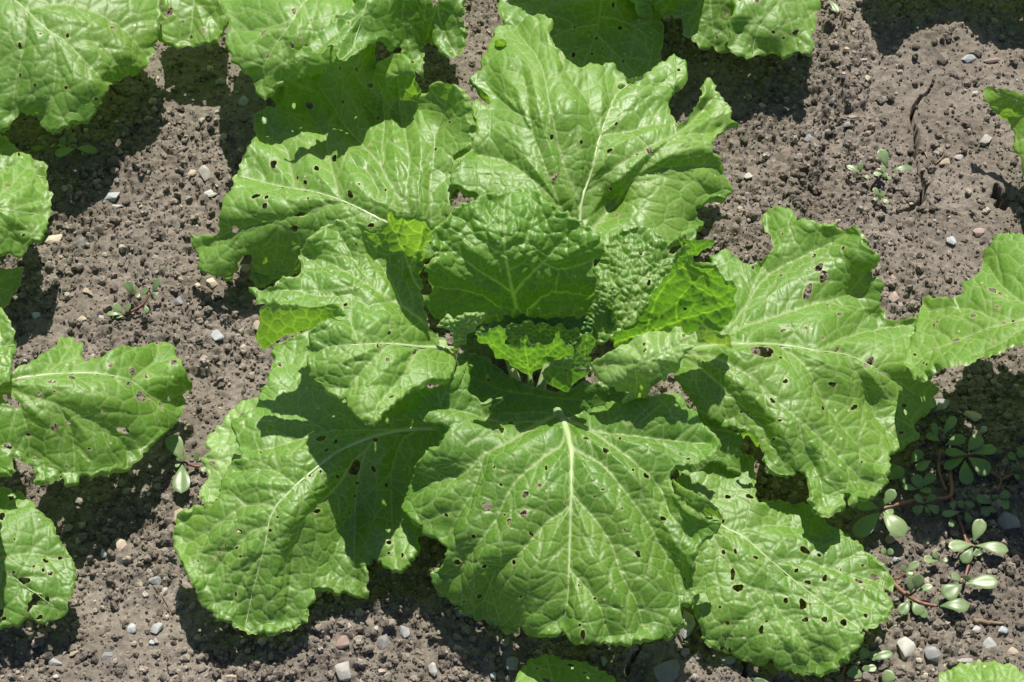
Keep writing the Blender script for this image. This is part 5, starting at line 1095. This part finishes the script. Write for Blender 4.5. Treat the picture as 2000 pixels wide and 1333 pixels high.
# (u, v, width px, height px, kind, turn, name, label)
STONES = [
    (400, 341, 26, 34, 'pale', 0.3, 'pale knobbly stone beside the left leaf of the big plant'),
    (376, 340, 20, 14, 'tan', 0.8, 'small tan stone touching the pale knobbly stone'),
    (414, 380, 38, 18, 'pale', 0.35, 'flat oval pale stone just below the knobbly one'),
    (221, 388, 34, 26, 'blue', 0.2, 'blue grey flat stone in the shade between the left leaves'),
    (230, 406, 22, 14, 'pale', 0.1, 'light grey stone under the blue grey flat one'),
    (425, 657, 26, 30, 'blue', 0.5, 'triangular blue grey stone alone on bare soil at left'),
    (173, 573, 30, 18, 'tan', -0.6, 'tan flake left of the seedling with red stems'),
    (195, 618, 18, 16, 'pale', 0.2, 'whitish stone at the foot of the left seedling'),
    (236, 1070, 28, 40, 'tan', 0.5, 'oval tan stone left of the drooping front leaf'),
    (203, 1083, 16, 20, 'blue', 0.3, 'small grey stone beside the oval tan stone'),
    (305, 1137, 28, 20, 'grey', 0.1, 'rounded grey stone near the curled rootlet'),
    (323, 1157, 18, 16, 'pale', 0.6, 'small whitish stone below the rounded grey stone'),
    (276, 1142, 10, 18, 'tan', 0.2, 'small upright tan stone left of the rounded grey stone'),
    (308, 1229, 27, 30, 'grey', -0.7, 'flat grey slab at the lower left with a white pebble below'),
    (306, 1254, 10, 14, 'pale', 0.5, 'white pebble just under the flat grey slab'),
    (297, 1258, 14, 14, 'blue', 0.5, 'blue grey pebble left of the white pebble'),
    (259, 1230, 22, 20, 'blue', 0.2, 'blue grey stone left of the flat grey slab'),
    (210, 1284, 26, 22, 'grey', 0.2, 'grey egg shaped stone near the bottom left corner'),
    (108, 1297, 30, 18, 'grey', -0.3, 'flat grey stone half sunk close to the bottom left corner'),
    (145, 1279, 24, 10, 'tan', 0.4, 'thin tan flake near the bottom left corner'),
    (110, 1324, 16, 10, 'pale', 0.1, 'pale stone at the very bottom left edge'),
    (670, 1257, 38, 26, 'red', 0.5, 'reddish wedge of stone below the drooping left leaf'),
    (673, 1312, 38, 50, 'pale', 0.6, 'large light grey slab standing at the bottom edge'),
    (455, 1323, 32, 14, 'tan', 0.2, 'pale tan block at the bottom edge left of the light slab'),
    (789, 1236, 24, 30, 'grey', 0.6, 'grey flake in the shade under the front leaf'),
    (750, 1258, 28, 34, 'dark', -0.2, 'dark grey stone in the shade left of the grey flake'),
    (735, 1230, 10, 12, 'pale', 0, 'tiny white pebble in the shade above the dark stone'),
    (847, 1308, 22, 44, 'pale', 0.15, 'narrow upright light stone at the bottom edge'),
    (896, 1269, 26, 24, 'tan', 0.1, 'olive tan stone in the shade below the front leaf'),
    (924, 1250, 18, 14, 'dark', 0.3, 'small dark stone just under the front leaf tip'),
    (1002, 1296, 34, 32, 'dark', 0.4, 'round dark stone left of the small leaf tip at the bottom'),
    (964, 1322, 14, 20, 'blue', 0.1, 'blue pebble at the bottom edge left of the small leaf tip'),
    (1178, 1295, 18, 24, 'grey', 0.2, 'grey stone above the small leaf tip at the bottom'),
    (1305, 1318, 64, 62, 'dark', 0.7, 'biggest dark grey rock at the bottom edge'),
    (1336, 1222, 44, 56, 'grey', 0.1, 'large grey stone half hidden between the two front leaves'),
    (1419, 1293, 40, 24, 'grey', 0.0, 'grey stone under the lower edge of the low right leaf'),
    (1970, 1020, 52, 44, 'grey', 0.4, 'angular grey rock in the shade at the right edge'),
    (1766, 1268, 42, 62, 'pale', -0.4, 'tall bluish white stone right of the low leaf'),
    (1822, 1282, 34, 44, 'grey', 0.3, 'grey angular stone right of the bluish white one'),
    (1907, 1232, 20, 16, 'pale', 0.5, 'small cream stone at the lower right'),
    (1958, 1234, 28, 20, 'blue', 0.3, 'blue grey stone right of the cream stone'),
    (1933, 1262, 28, 34, 'grey', -0.3, 'grey slab below the cream stone at the lower right'),
    (1885, 1294, 36, 16, 'pale', 0.1, 'flat whitish stone behind the leaf tip in the corner'),
    (1975, 1275, 26, 18, 'tan', 0.2, 'tan stone near the lower right corner'),
    (1750, 1095, 18, 14, 'blue', 0.2, 'small grey stone among the purslane stems'),
    (1530, 312, 38, 40, 'clod', 0.1, 'block shaped clod on bare soil right of the big plant'),
    (1840, 118, 26, 30, 'clod', 0.4, 'rounded clod at the head of the long soil crack'),
    (1925, 277, 30, 26, 'pale', 0.3, 'pale angular stone right of the long soil crack'),
    (1872, 310, 22, 16, 'pale', 0.2, 'bright white stone right of the long soil crack'),
    (1846, 320, 26, 18, 'tan', 0.5, 'flat triangular tan stone between crack and white stone'),
    (1892, 117, 34, 18, 'blue', 0.2, 'blue grey stone near the upper right corner'),
    (1934, 122, 42, 12, 'red', 0.1, 'long thin reddish flake near the upper right corner'),
    (1662, 231, 26, 8, 'red', -0.05, 'thin reddish sliver on the sunny soil at upper right'),
    (1652, 250, 20, 14, 'grey', 0.7, 'small grey stone under the thin reddish sliver'),
    (1581, 274, 20, 20, 'grey', 0.4, 'squarish grey stone on the sunny soil at upper right'),
    (1462, 346, 18, 16, 'pale', 0.1, 'round cream pebble right of the tall back leaf'),
    (1653, 93, 14, 12, 'tan', 0.1, 'round yellowish pebble below the upper right leaves'),
    (1686, 120, 20, 8, 'pale', 0.2, 'thin white chip below the upper right leaves'),
    (1727, 196, 14, 12, 'pale', 0.4, 'small white pebble left of the long soil crack'),
    (1625, 195, 14, 14, 'grey', 0.4, 'small dull grey pebble below the hanging leaf at upper right'),
    (1903, 184, 18, 14, 'pale', 0.3, 'small pale stone left of the right edge leaf tip'),
    (1745, 585, 22, 38, 'red', -0.4, 'reddish brown flake right of the wide right leaf'),
    (1743, 545, 14, 14, 'red', 0.2, 'small pinkish pebble above the reddish brown flake'),
    (1911, 457, 32, 22, 'red', 0.1, 'brown stone above the leaf at the right edge'),
    (1858, 473, 20, 22, 'blue', 0.4, 'grey stone right of the wide right leaf'),
    (1738, 1056, 22, 20, 'tan', 0.1, 'tan stone between purslane leaves'),
    (503, 640, 20, 60, 'tan', -0.1, 'long tan stone under the rolled leaf edge on the left'),
    (350, 1012, 26, 50, 'tan', -0.3, 'tan slab leaning under the drooping left leaf'),
    (415, 555, 26, 22, 'tan', 0.3, 'pinkish tan stone below the left leaf tip'),
    (386, 560, 16, 14, 'tan', 0.1, 'small tan stone left of the pinkish tan one'),
    (482, 525, 26, 22, 'tan', 0.2, 'rounded tan stone in the notch of the left leaf'),
    (303, 505, 14, 10, 'pale', 0.1, 'small cream pebble below the shaded left soil'),
    (395, 238, 12, 16, 'pale', -0.6, 'cream pebble on crumbly soil above the knobbly stone'),
    (425, 222, 14, 8, 'pale', 0.1, 'small white pebble left of the upper left leaf'),
    (409, 137, 18, 16, 'tan', 0.2, 'tan stone in the shade between the top leaves'),
    (475, 200, 26, 26, 'grey', 0.2, 'grey stone in the shade left of the upper left leaf'),
    (432, 163, 22, 18, 'grey', 0.5, 'second grey stone in the shade between the top leaves'),
    (350, 590, 26, 20, 'grey', 0.4, 'dull grey stone right of the seedling with red stems'),
    (72, 620, 18, 20, 'blue', 0.3, 'blue grey stone at the left edge above the shade'),
    (160, 625, 20, 14, 'tan', 0.1, 'tan stone below the seedling with red stems'),
    (105, 470, 40, 24, 'tan', 0.5, 'long dull stone in the shade of the left leaf tip'),
    (160, 478, 26, 26, 'dark', 0.3, 'dark stone in the shade right of the left leaf tip'),
    (1900, 815, 40, 20, 'tan', -0.5, 'half lit yellowish chip in the shade on the right'),
    (1918, 845, 24, 16, 'grey', 0.3, 'grey stone in the shade below the yellowish chip'),
    (1820, 795, 74, 36, 'grey', 0.1, 'broad flat grey stone under the right edge leaf'),
]

# ------------------------------------------------------------------ soil crumbs lying loose on the sheet
def ico(sub):
    bm = bmesh.new()
    bmesh.ops.create_icosphere(bm, subdivisions=sub, radius=1.0)
    v = np.array([x.co for x in bm.verts]); f = np.array([[q.index for q in x.verts] for x in bm.faces])
    bm.free()
    return v, f

IV, IF = ico(1 + 1)
IV1, IF1 = ico(1)
OV = np.array([(1, 0, 0), (-1, 0, 0), (0, 1, 0), (0, -1, 0), (0, 0, 1), (0, 0, -1)], float) * 1.15
OF = np.array([(4, 0, 2), (4, 2, 1), (4, 1, 3), (4, 3, 0), (5, 2, 0), (5, 1, 2), (5, 3, 1), (5, 0, 3)])
nc = 62000
# visible wedge only
cu = rng.uniform(-40, 2040, nc); cv = rng.uniform(-40, 1375, nc)
cp = px_ground(np.stack([cu, cv], 1))
ii_ = np.clip(((cp[:, 0] - GX0) / GS).astype(int), 0, nx - 1); jj_ = np.clip(((cp[:, 1] - GY0) / GS).astype(int), 0, ny - 1)
crz = CR[ii_, jj_]
ok = rng.random(nc) < 0.35 + 0.65 * crz
cp = cp[ok]
ok = np.ones(len(cp), bool)
for g_, w_ in CRACKS:
    dd, _, _, _ = seg_dist(cp[:, 0], cp[:, 1], g_)
    ok &= dd > w_ * 0.9
for st_ in STONES:
    c_ = px_ground([st_[:2]])[0]
    ok &= np.hypot((cp[:, 0] - c_[0]) / (st_[2] * 0.00030), (cp[:, 1] - c_[1]) / (st_[3] * 0.00034)) > 1.0
cp = cp[ok]
cr_ = np.clip(0.0011 * (rng.pareto(2.5, len(cp)) + 0.8), 0.0008, 0.0040)
tn_ = np.clip(rng.lognormal(0.03, 0.30, len(cp)), 0.5, 2.3)
CT = []
CV, CF = [], []
offv = 0
for k in range(len(cp)):
    V0, F0 = (IV, IF) if cr_[k] > 0.0032 else ((IV1, IF1) if cr_[k] > 0.0014 else (OV, OF))
    q = V0 * (1 + 0.34 * N1(V0[:, 0] * 1.7 + k * 1.3, V0[:, 1] * 1.7 + V0[:, 2] * 2.1)[:, None] + 0.26 * N2(V0[:, 0] * 4 + k, V0[:, 2] * 4 + V0[:, 1] * 3)[:, None])
    q = q * rng.uniform(0.75, 1.2, 3) * cr_[k]
    a = rng.uniform(0, 6.28)
    q = np.stack([q[:, 0] * math.cos(a) - q[:, 1] * math.sin(a), q[:, 0] * math.sin(a) + q[:, 1] * math.cos(a), q[:, 2]], 1)
    z0 = float(ground_z(cp[k, 0], cp[k, 1]))
    CV.append(q + np.array([cp[k, 0], cp[k, 1], z0 + cr_[k] * rng.uniform(0.0, 0.6)]))
    CT.append(np.full(len(V0), tn_[k])); CF.append(F0 + offv); offv += len(V0)
crumbs = link('soil_crumbs', mesh_from('soil_crumbs', np.concatenate(CV), np.concatenate(CF), 3, M_SOIL, {'tone': np.concatenate(CT)}, smooth=False))
crumbs['kind'] = 'stuff'
tag(crumbs, 'loose grey brown soil crumbs strewn over the bed', 'soil crumbs')
del CV, CF

# ------------------------------------------------------------------ stones
def stone_mesh(seed, sxyz, mat, flat=False, npts=16, bev=0.10):
    r = np.random.default_rng(seed)
    p = r.normal(size=(npts, 3)); p /= np.linalg.norm(p, axis=1)[:, None]
    p *= r.uniform(0.82, 1.05, npts)[:, None]
    p *= np.array(sxyz) / 2
    bm = bmesh.new()
    for q in p: bm.verts.new(q)
    res = bmesh.ops.convex_hull(bm, input=bm.verts)
    bmesh.ops.delete(bm, geom=[g for g in res['geom_interior'] if isinstance(g, bmesh.types.BMVert)], context='VERTS')
    bmesh.ops.dissolve_limit(bm, angle_limit=0.16, verts=bm.verts, edges=bm.edges)
    bmesh.ops.bevel(bm, geom=list(bm.edges) + list(bm.verts), offset=bev * min(sxyz) * 0.5, segments=2, affect='EDGES', profile=0.5, clamp_overlap=True)
    bmesh.ops.triangulate(bm, faces=[f for f in bm.faces if len(f.verts) > 4])
    for f in bm.faces: f.smooth = True
    me = bpy.data.meshes.new('stone'); bm.to_mesh(me); bm.free()
    me.materials.append(mat)
    try:
        me.set_sharp_from_angle(angle=0.5)
    except Exception:
        pass
    return me


def px_size(u, v):
    p = on_ground(u, v)
    return float(np.dot(p - CAM, FWD)) / FPX

for k, (u, v, wpx, hpx, kind, turn, label) in enumerate(STONES):
    s_ = px_size(u, v)
    p = on_ground(u, v)
    W_ = wpx * s_
    hh = hpx * s_
    D_ = min(hh * 1.0, W_ * 1.3); Z_ = max(0.45 * min(W_, hh), 0.004)
    me = stone_mesh(500 + k, (W_ * 1.1, D_ * 1.1, Z_ * 1.2), STONE[kind])
    o = link('clod' if kind == 'clod' else 'stone', me)
    o.location = (p[0], p[1], p[2] + Z_ * 0.24 + 0.001)
    o.rotation_euler = (rng.uniform(0.05, 0.35), rng.uniform(-0.2, 0.2), turn)
    tag(o, label, 'stone' if kind != 'clod' else 'clod', 'stones lying on the soil')

# small pebbles nothing tells apart
pm = [stone_mesh(900 + k, (1, rng.uniform(0.6, 0.9), rng.uniform(0.4, 0.7)), STONE[kd], npts=12) for k, kd in enumerate(['grey', 'pale', 'tan', 'blue', 'grey', 'tan', 'red', 'clod', 'clod', 'clod'])]
PCOL = ['grey', 'whitish', 'tan', 'bluish', 'grey', 'tan', 'reddish', 'earth brown', 'earth brown', 'earth brown']
npb = 0
while npb < 160:
    u, v = rng.uniform(5, 1995), rng.uniform(5, 1328)
    p = on_ground(u, v)
    s_ = px_size(u, v)
    size = s_ * (5.5 + 9 * rng.random() ** 2.2)
    kp = int(rng.integers(len(pm)))
    o = link('pebble', pm[kp])
    o.scale = (size * rng.uniform(0.9, 1.3),) * 2 + (size,)
    o.location = (p[0], p[1], p[2] + size * 0.22)
    o.rotation_euler = (rng.uniform(-0.4, 0.4), rng.uniform(-0.4, 0.4), rng.uniform(0, 6.28))
    tag(o, 'small %s pebble, one of many of its colour strewn over the crumbly soil' % PCOL[kp], 'pebble', 'small %s pebbles strewn over the soil' % PCOL[kp])
    npb += 1

# ------------------------------------------------------------------ purslane weeds
def spoon(base, tip, wid, lift, cup=0.18, seed=0):
    """fleshy spoon shaped leaf from base to tip (world points), width wid"""
    base = np.asarray(base); tip = np.asarray(tip)
    ax_ = tip - base; L = np.linalg.norm(ax_); ax_ = ax_ / L
    side = np.cross(ax_, np.array([0, 0, 1.0])); side /= np.linalg.norm(side) + 1e-9
    up = np.cross(side, ax_)
    nu, nv = 13, 9
    V = []
    th = wid * 0.075
    for sgn in (1, -1):
        for i in range(nu):
            t = i / (nu - 1)
            prof = (0.07 + 0.93 * math.sin(min(1, (t / 0.68) ** 1.15) * math.pi / 2)) if t < 0.68 else math.sqrt(max(0, 1 - ((t - 0.68) / 0.32) ** 2.2))
            hw = wid / 2 * prof
            for j in range(nv):
                q = -1 + 2 * j / (nv - 1)
                edge = math.sqrt(max(0, 1 - q * q))
                z = lift * math.sin(t * math.pi) * L * 0.5 - cup * hw * (1 - abs(q)) * 0.6 + sgn * th * edge * min(1, prof * 2)
                V.append(base + ax_ * (L * t) + side * (hw * q) + up * z)
    F = []
    for b in (0, nu * nv):
        for i in range(nu - 1):
            for j in range(nv - 1):
                a = b + i * nv + j
                F.append((a, a + nv, a + nv + 1, a + 1) if b == 0 else (a, a + 1, a + nv + 1, a + nv))
    return np.array(V), np.array(F)


def purslane(root_px, label, stems, leaves, group='purslane weeds among the mustard'):
    r0 = on_ground(*root_px)
    t = thing('purslane', r0, label, 'weed', group)
    for pts in stems:
        rr = pts[-1]; pts = pts[:-1]
        q = catmull([p[:2] for p in pts], False, 6)
        zz = np.interp(np.linspace(0, 1, len(q)), np.linspace(0, 1, len(pts)), [p[2] for p in pts])
        P = np.array([on_ground(a, b) for a, b in q]); P[:, 2] = P[:, 2].mean() * 0.5 + P[:, 2] * 0.5 + 0.0
        W_ = np.array([unproj(np.array(a), np.array(b), float(P[i, 2]) + zz[i] / 1000) for i, (a, b) in enumerate(q)])
        V, F = tube(W_, np.linspace(rr, rr * 0.7, len(W_)) * 0.00027, 8)
        link('stem', tubes_mesh('stem', [(V - r0, F)], M_STEM), t)
    gz = float(ground_z(r0[0], r0[1]))
    for k, (u0, v0, u1, v1, wpx, z0, z1) in enumerate(leaves):
        b = unproj(np.array(float(u0)), np.array(float(v0)), gz + z0 / 1000)
        e = unproj(np.array(float(u1)), np.array(float(v1)), gz + z1 / 1000)
        V, F = spoon(b, e, wpx * 0.00048 * rng.uniform(0.85, 1.1), rng.uniform(0.05, 0.25), rng.uniform(0.1, 0.4))
        link('leaf', mesh_from('leaf', V - r0, F, 4, M_PURS), t)
    return t

purslane((1712, 358), 'small purslane seedling with one big leaf, on sunny soil left of the crack',
         [[(1704, 366, 3), (1714, 352, 8), (1724, 342, 12), 7], [(1692, 352, 4), (1684, 342, 9), 4], [(1716, 386, 4), (1718, 378, 8), 4]],
         [(1732, 328, 1719, 291, 26, 14, 24), (1725, 340, 1706, 340, 13, 13, 14), (1728, 342, 1722, 322, 13, 13, 18), (1738, 336, 1782, 327, 13, 14, 16), (1726, 344, 1742, 350, 10, 12, 11), (1722, 346, 1734, 340, 12, 12, 15),
          (1681, 340, 1653, 324, 15, 10, 13), (1681, 338, 1680, 318, 12, 10, 16), (1683, 344, 1700, 348, 9, 9, 10),
          (1717, 385, 1706, 367, 13, 8, 13), (1718, 385, 1728, 375, 13, 8, 12), (1720, 388, 1736, 398, 13, 8, 9), (1716, 388, 1706, 390, 10, 8, 9)])
purslane((262, 608), 'small purslane seedling with reddish stems on the soil left of the big plant',
         [[(240, 616, 4), (258, 608, 7), (272, 600, 10), (284, 590, 12), (292, 572, 16), 6], [(278, 597, 9), (268, 583, 12), (260, 573, 15), 4]],
         [(258, 576, 248, 549, 17, 15, 24), (260, 574, 268, 560, 10, 15, 20), (262, 576, 274, 580, 12, 15, 16), (278, 578, 288, 562, 12, 14, 18), (298, 572, 312, 544, 18, 16, 26), (296, 574, 310, 572, 12, 16, 17), (292, 580, 286, 590, 10, 14, 12), (284, 596, 287, 612, 13, 11, 9),
          (240, 612, 222, 594, 17, 7, 14), (238, 616, 208, 613, 13, 7, 8), (244, 612, 254, 594, 12, 8, 14), (242, 618, 226, 620, 10, 6, 6)])
purslane((372, 908), 'purslane sprig with two large spoon leaves beside the drooping left leaf',
         [[(396, 912, 5), (376, 910, 8), (358, 902, 12), 6]],
         [(357, 900, 332, 850, 30, 14, 24), (356, 908, 354, 964, 32, 13, 14), (386, 906, 382, 882, 12, 8, 16), (390, 912, 402, 922, 12, 7, 7), (352, 906, 342, 912, 9, 12, 12), (358, 900, 366, 890, 8, 14, 18), (352, 902, 346, 894, 8, 14, 17)])
purslane((1790, 975), 'sprawling purslane in the shade at the right with a thick red stem',
         [[(1900, 890, 6), (1858, 900, 5), (1856, 970, 6), (1800, 975, 8), (1760, 984, 12), (1722, 994, 16), 9], [(1856, 970, 5), (1868, 1000, 6), (1885, 1050, 6), (1890, 1070, 8), 7], [(1930, 920, 6), (1955, 938, 6), (1948, 960, 8), 6], [(1955, 938, 6), (1980, 925, 8), 6], [(1836, 880, 6), (1834, 920, 5), (1848, 960, 6), 7]],
         [(1722, 990, 1748, 957, 24, 16, 26), (1718, 1002, 1670, 1048, 38, 15, 18), (1722, 1000, 1766, 1049, 36, 15, 14), (1724, 997, 1746, 1001, 15, 15, 15), (1716, 994, 1672, 984, 26, 15, 14), (1717, 1000, 1714, 1010, 8, 15, 15),
          (1734, 938, 1766, 916, 24, 16, 26), (1772, 950, 1738, 906, 20, 12, 16), (1800, 960, 1786, 928, 22, 10, 16), (1792, 956, 1762, 950, 14, 12, 16), (1796, 960, 1820, 958, 14, 12, 12), (1798, 952, 1826, 926, 22, 12, 16), (1780, 905, 1800, 880, 20, 12, 18), (1818, 900, 1790, 918, 22, 12, 12),
          (1888, 887, 1845, 884, 22, 16, 18), (1892, 894, 1932, 926, 34, 16, 13), (1890, 882, 1916, 852, 26, 18, 26), (1896, 886, 1946, 876, 24, 17, 19), (1884, 894, 1844, 916, 22, 14, 12), (1884, 900, 1888, 948, 32, 14, 10), (1846, 870, 1886, 855, 24, 15, 20), (1830, 858, 1822, 826, 16, 14, 22), (1842, 850, 1866, 814, 18, 14, 24), (1836, 862, 1808, 850, 18, 14, 16), (1852, 846, 1864, 836, 12, 14, 18),
          (1804, 984, 1786, 968, 14, 12, 17), (1806, 982, 1828, 968, 15, 12, 17), (1804, 988, 1784, 1002, 18, 12, 10), (1810, 986, 1834, 1002, 20, 12, 10), (1806, 990, 1816, 1002, 12, 12, 11),
          (1940, 984, 1906, 972, 18, 12, 16), (1942, 980, 1944, 966, 12, 12, 18), (1946, 984, 1972, 984, 24, 12, 13), (1938, 988, 1938, 1002, 16, 12, 11), (1936, 990, 1918, 1004, 22, 11, 8), (1948, 976, 1972, 962, 20, 12, 17),
          (1886, 992, 1870, 982, 16, 12, 17), (1890, 994, 1896, 980, 20, 12, 18), (1876, 1000, 1840, 1006, 16, 12, 13), (1862, 998, 1860, 980, 12, 12, 18), (1886, 1000, 1894, 1022, 15, 12, 10), (1856, 1012, 1860, 1030, 12, 10, 10),
          (1988, 900, 1968, 888, 16, 12, 16), (1990, 896, 1998, 880, 18, 12, 18), (1980, 926, 1992, 936, 12, 12, 12)])
purslane((1890, 1075), 'purslane branch with long pointed leaves between shade and sun at lower right',
         [[(1885, 1052, 5), (1898, 1066, 7), (1905, 1068, 10), 7], [(1900, 1080, 5), (1890, 1110, 6), (1882, 1140, 10), 6]],
         [(1900, 1064, 1852, 1068, 24, 12, 14), (1906, 1066, 1970, 1076, 26, 12, 15), (1902, 1058, 1918, 1014, 26, 12, 20), (1900, 1070, 1880, 1100, 26, 11, 8), (1906, 1072, 1912, 1086, 18, 11, 10),
          (1878, 1142, 1842, 1166, 30, 12, 10), (1886, 1140, 1950, 1136, 28, 12, 15), (1878, 1136, 1858, 1122, 14, 12, 17), (1886, 1136, 1890, 1124, 14, 12, 17),
          (1832, 1096, 1804, 1092, 16, 9, 12), (1832, 1094, 1824, 1078, 15, 9, 15), (1836, 1096, 1852, 1094, 12, 9, 11)])
purslane((1780, 1170), 'purslane sprig with orange stems on sunny soil right of the low leaf',
         [[(1742, 1136, 4), (1756, 1150, 6), (1776, 1166, 9), (1800, 1178, 9), (1830, 1184, 12), 8], [(1744, 1132, 5), (1758, 1128, 8), (1768, 1120, 12), 5], [(1776, 1164, 9), (1790, 1154, 12), 5]],
         [(1778, 1160, 1780, 1124, 18, 12, 24), (1788, 1154, 1796, 1122, 22, 14, 26), (1792, 1156, 1822, 1144, 16, 13, 17), (1776, 1174, 1758, 1200, 24, 9, 8), (1782, 1172, 1800, 1202, 26, 9, 8), (1772, 1170, 1772, 1186, 12, 9, 8), (1800, 1182, 1806, 1208, 14, 9, 7),
          (1836, 1184, 1894, 1184, 26, 12, 15), (1832, 1182, 1826, 1172, 10, 12, 15),
          (1768, 1120, 1762, 1104, 10, 12, 17), (1770, 1118, 1794, 1098, 15, 12, 17), (1770, 1122, 1784, 1118, 11, 12, 13), (1730, 1086, 1722, 1072, 12, 8, 14), (1732, 1086, 1744, 1074, 14, 8, 14)])
purslane((1665, 1320), 'purslane tucked under the tip of the low right leaf at the bottom edge',
         [[(1640, 1340, 3), (1645, 1320, 5), (1652, 1302, 8), 7], [(1650, 1330, 4), (1690, 1330, 7), 6]],
         [(1670, 1300, 1668, 1326, 26, 10, 8), (1680, 1290, 1694, 1268, 18, 10, 16), (1690, 1282, 1716, 1282, 18, 10, 12), (1686, 1310, 1712, 1304, 14, 10, 12), (1698, 1290, 1744, 1276, 18, 10, 14), (1694, 1316, 1690, 1300, 14, 10, 14), (1724, 1340, 1742, 1310, 24, 8, 16), (1662, 1294, 1662, 1284, 16, 9, 12)])
purslane((140, 298), 'dim purslane seedling in the shade under the upper left leaf',
         [[(144, 292, 5), (132, 294, 6), (96, 288, 8), 4]],
         [(146, 291, 108, 304, 26, 10, 12), (148, 290, 190, 298, 24, 10, 12), (92, 288, 62, 292, 14, 8, 10), (94, 286, 82, 276, 12, 8, 14), (96, 288, 108, 284, 12, 8, 12), (128, 284, 120, 268, 14, 10, 16), (134, 282, 144, 266, 14, 10, 16), (130, 288, 114, 282, 12, 9, 12)])
purslane((1616, -2), 'single purslane leaf at the top edge right of the hanging leaf',
         [[(1604, 4, 4), (1618, 0, 8), 4]], [(1618, 0, 1638, 24, 16, 9, 10), (1614, -2, 1622, -20, 12, 9, 14)])
purslane((1482, 1345), 'purslane leaf tip poking up at the bottom edge below the low right leaf',
         [[(1480, 1360, 3), (1482, 1345, 6), 5]], [(1484, 1345, 1490, 1326, 34, 8, 14), (1480, 1350, 1450, 1352, 20, 8, 10)])

# ------------------------------------------------------------------ dry bits
def twig(pts, r, label, cat='twig', mat=M_TWIG):
    q = catmull(pts, False, 5)
    P = np.array([on_ground(a, b, 0.0015) for a, b in q])
    P[1:-1, 2] = (P[:-2, 2] + P[1:-1, 2] + P[2:, 2]) / 3
    P[:, 2] = np.maximum(P[:, 2], P[:, 2].mean() - 0.002)
    c = P[len(P) // 2].copy()
    V, F = tube(P, np.linspace(r, r * 0.5, len(P)), 6)
    o = link('twig', tubes_mesh('twig', [(V - c, F)], mat)); o.location = c
    tag(o, label, cat)

twig([(301, 1146), (312, 1160), (325, 1178), (331, 1192), (333, 1204)], 0.0006, 'thin curled rootlet on the soil left of the drooping leaf')
twig([(1800, 292), (1806, 300), (1810, 310)], 0.0012, 'short straw bit lying in the long soil crack')
twig([(1826, 322), (1838, 312), (1848, 300)], 0.0008, 'thin dry stalk beside the flat tan stone right of the crack')
twig([(1902, 1212), (1925, 1217), (1960, 1220)], 0.0028, 'weathered splinter of wood at the lower right', 'wood splinter')
twig([(388, 358), (392, 372)], 0.001, 'orange brown bit of straw beside the flat oval pale stone')
twig([(1000, 1330), (1025, 1318)], 0.0018, 'dark twig end at the bottom edge left of the leaf tip')
